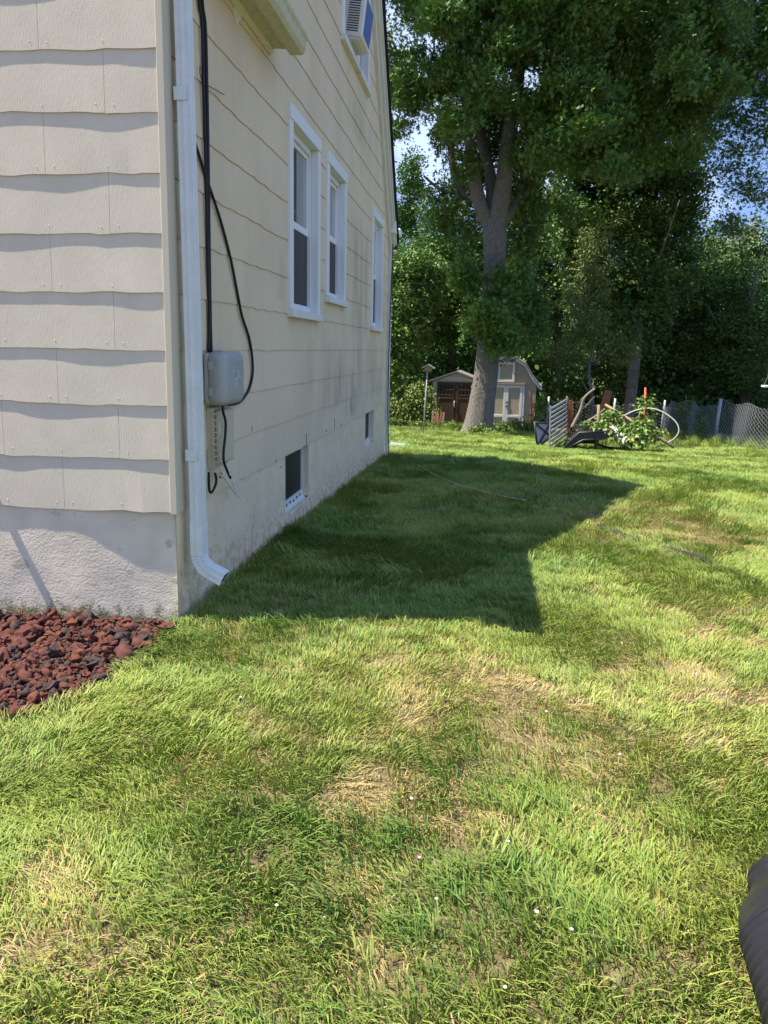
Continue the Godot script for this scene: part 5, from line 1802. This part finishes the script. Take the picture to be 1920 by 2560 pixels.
func build_fence() -> void:
	# chain-link fence running back along the right side, then turning left behind the junk
	var runs := [[Vector3(8.25, 0, -12.0), Vector3(8.25, 0, -21.0)], [Vector3(8.25, 0, -21.0), Vector3(8.3, 0, -28.6)], [Vector3(8.3, 0, -28.6), Vector3(4.0, 0, -29.2)]]
	var o := Vector3(8.25, gy(8.25, -21), -21.0)
	var t := thing("chain_link_fence", o, "sagging galvanized chain-link fence with steel posts beside the wood", "fence")
	for p in [Vector3(8.25, 0, -12.0), Vector3(8.25, 0, -21.0), Vector3(8.3, 0, -28.6), Vector3(6.5, 0, -28.9), Vector3(4.0, 0, -29.2)]:
		var g := Vector3(p.x, gy(p.x, p.z) - 0.15, p.z) - o
		part("post", tube_mesh([g, g + Vector3(0.02, 0.8, 0), g + Vector3(0.05, 1.48, 0)], 0.045, 10), M.galvanized, t)
	for r in runs:
		var a: Vector3 = r[0]
		var b: Vector3 = r[1]
		var len := a.distance_to(b)
		var d := (b - a) / len
		var side_v := d.cross(Vector3.UP)
		var pitch := 0.125
		var st := new_st(true)
		var rows := 18
		for i in int(len / pitch):
			var line := []
			for j in rows + 1:
				var s := i * pitch + pitch * 0.5 * (1.0 if (i + j) % 2 else -1.0)
				var h := j / float(rows)
				var sag := 1.0 + 0.09 * sin(s * 0.8 + a.z) + 0.05 * sin(s * 2.3)
				var p := a + d * s + side_v * (0.05 * sin(s * 1.7 + h * 2.0) + 0.006 * (1.0 if j % 2 else -1.0))
				p.y = gy(p.x, p.z) + 0.03 + h * 1.17 * sag
				line.append(p - o)
			tube(st, line, 0.0055, 3, false)
		part("wire_mesh", done(st), M.wire, t)
	# vines climbing it
	for q in [[Vector3(8.2, 0, -22.6), "leafy vine climbing the chain-link fence beside its middle post", 1.0], [Vector3(8.2, 0, -24.6), "thin vine reaching above the chain-link fence", 1.5]]:
		var p: Vector3 = q[0]
		p.y = gy(p.x, p.z)
		var v := thing("fence_vine", p, q[1], "vine")
		part("stem", tube_mesh(spline([Vector3.ZERO, Vector3(0.06, q[2] * 0.5, 0.05), Vector3(-0.05, q[2], 0.0)], 10), 0.01, 5), M.twig_bark, v)
		crown(v, "leaves", [[Vector3(0, q[2] * 0.5, 0), Vector3(0.14, q[2] * 0.55, 0.4), 40], [Vector3(0, 0.2, 0.3), Vector3(0.2, 0.3, 0.5), 30]], "vine", Color(0.11, 0.18, 0.04), 63, 0.4, -0.2)

# ------------------------------------------------------------------ sky
func cloud_cover() -> ImageTexture:
	var w := 1024
	var h := 512
	var n := noise(1.6, 8, 6)
	var n2 := noise(0.8, 9, 3)
	var im := Image.create(w, h, false, Image.FORMAT_RGBA8)
	for y in h:
		var el := (0.5 - (y + 0.5) / h) * PI
		for x in w:
			var az := (x + 0.5) / w * TAU
			var d := Vector3(cos(az) * cos(el), sin(el) * 2.2, sin(az) * cos(el))
			var v: float = n.get_noise_3dv(d * 1.6) * 0.8 + n2.get_noise_3dv(d * 1.4) * 0.7
			var a := clampf((v - 0.04) * 5.0, 0, 1) if el > -0.02 else 0.0
			im.set_pixel(x, y, Color(0.86, 0.88, 0.92, a))
	return ImageTexture.create_from_image(im)

func _ready() -> void:
	view = camera_basis()
	var cam := Camera3D.new()
	cam.name = "camera"
	cam.fov = rad_to_deg(2.0 * atan(1280.0 / FOCAL))
	cam.far = 400.0
	cam.near = 0.02
	add_child(cam)
	cam.transform = Transform3D(view, EYE)
	cam.current = true
	var we := WorldEnvironment.new()
	we.name = "environment"
	var env := Environment.new()
	env.background_mode = Environment.BG_SKY
	var sky := Sky.new()
	var sm := ProceduralSkyMaterial.new()
	sm.sky_top_color = Color(0.41, 0.53, 0.74)
	sm.sky_horizon_color = Color(0.55, 0.68, 0.90)
	sm.sky_curve = 0.16
	sm.ground_bottom_color = Color(0.22, 0.24, 0.14)
	sm.ground_horizon_color = Color(0.40, 0.46, 0.40)
	sm.sky_energy_multiplier = 0.84
	sm.sky_cover = cloud_cover()
	sm.sky_cover_modulate = Color(0.62, 0.61, 0.58)
	sm.sun_angle_max = 2.0
	sky.sky_material = sm
	env.sky = sky
	env.tonemap_mode = Environment.TONE_MAPPER_LINEAR
	env.tonemap_exposure = 2.4
	env.sdfgi_enabled = true
	env.ssao_enabled = true
	env.ssil_enabled = true
	we.environment = env
	add_child(we)
	var sun := DirectionalLight3D.new()
	sun.name = "sun"
	sun.light_energy = 1.6
	sun.light_color = Color(1.0, 0.955, 0.88)
	sun.light_angular_distance = 0.53
	sun.shadow_enabled = true
	add_child(sun)
	sun.look_at_from_position(Vector3(-0.474, 1.0, 0.076) * 20.0, Vector3.ZERO, Vector3(0, 0, 1))

	rough_noise = noise(0.1, 3, 3)
	wide_noise = noise(0.1, 4, 3)
	make_materials()
	build_ground()
	build_house()
	build_trees()
	build_sheds()
	build_bed()
	build_wall_things()
	build_yard()
	build_grass()
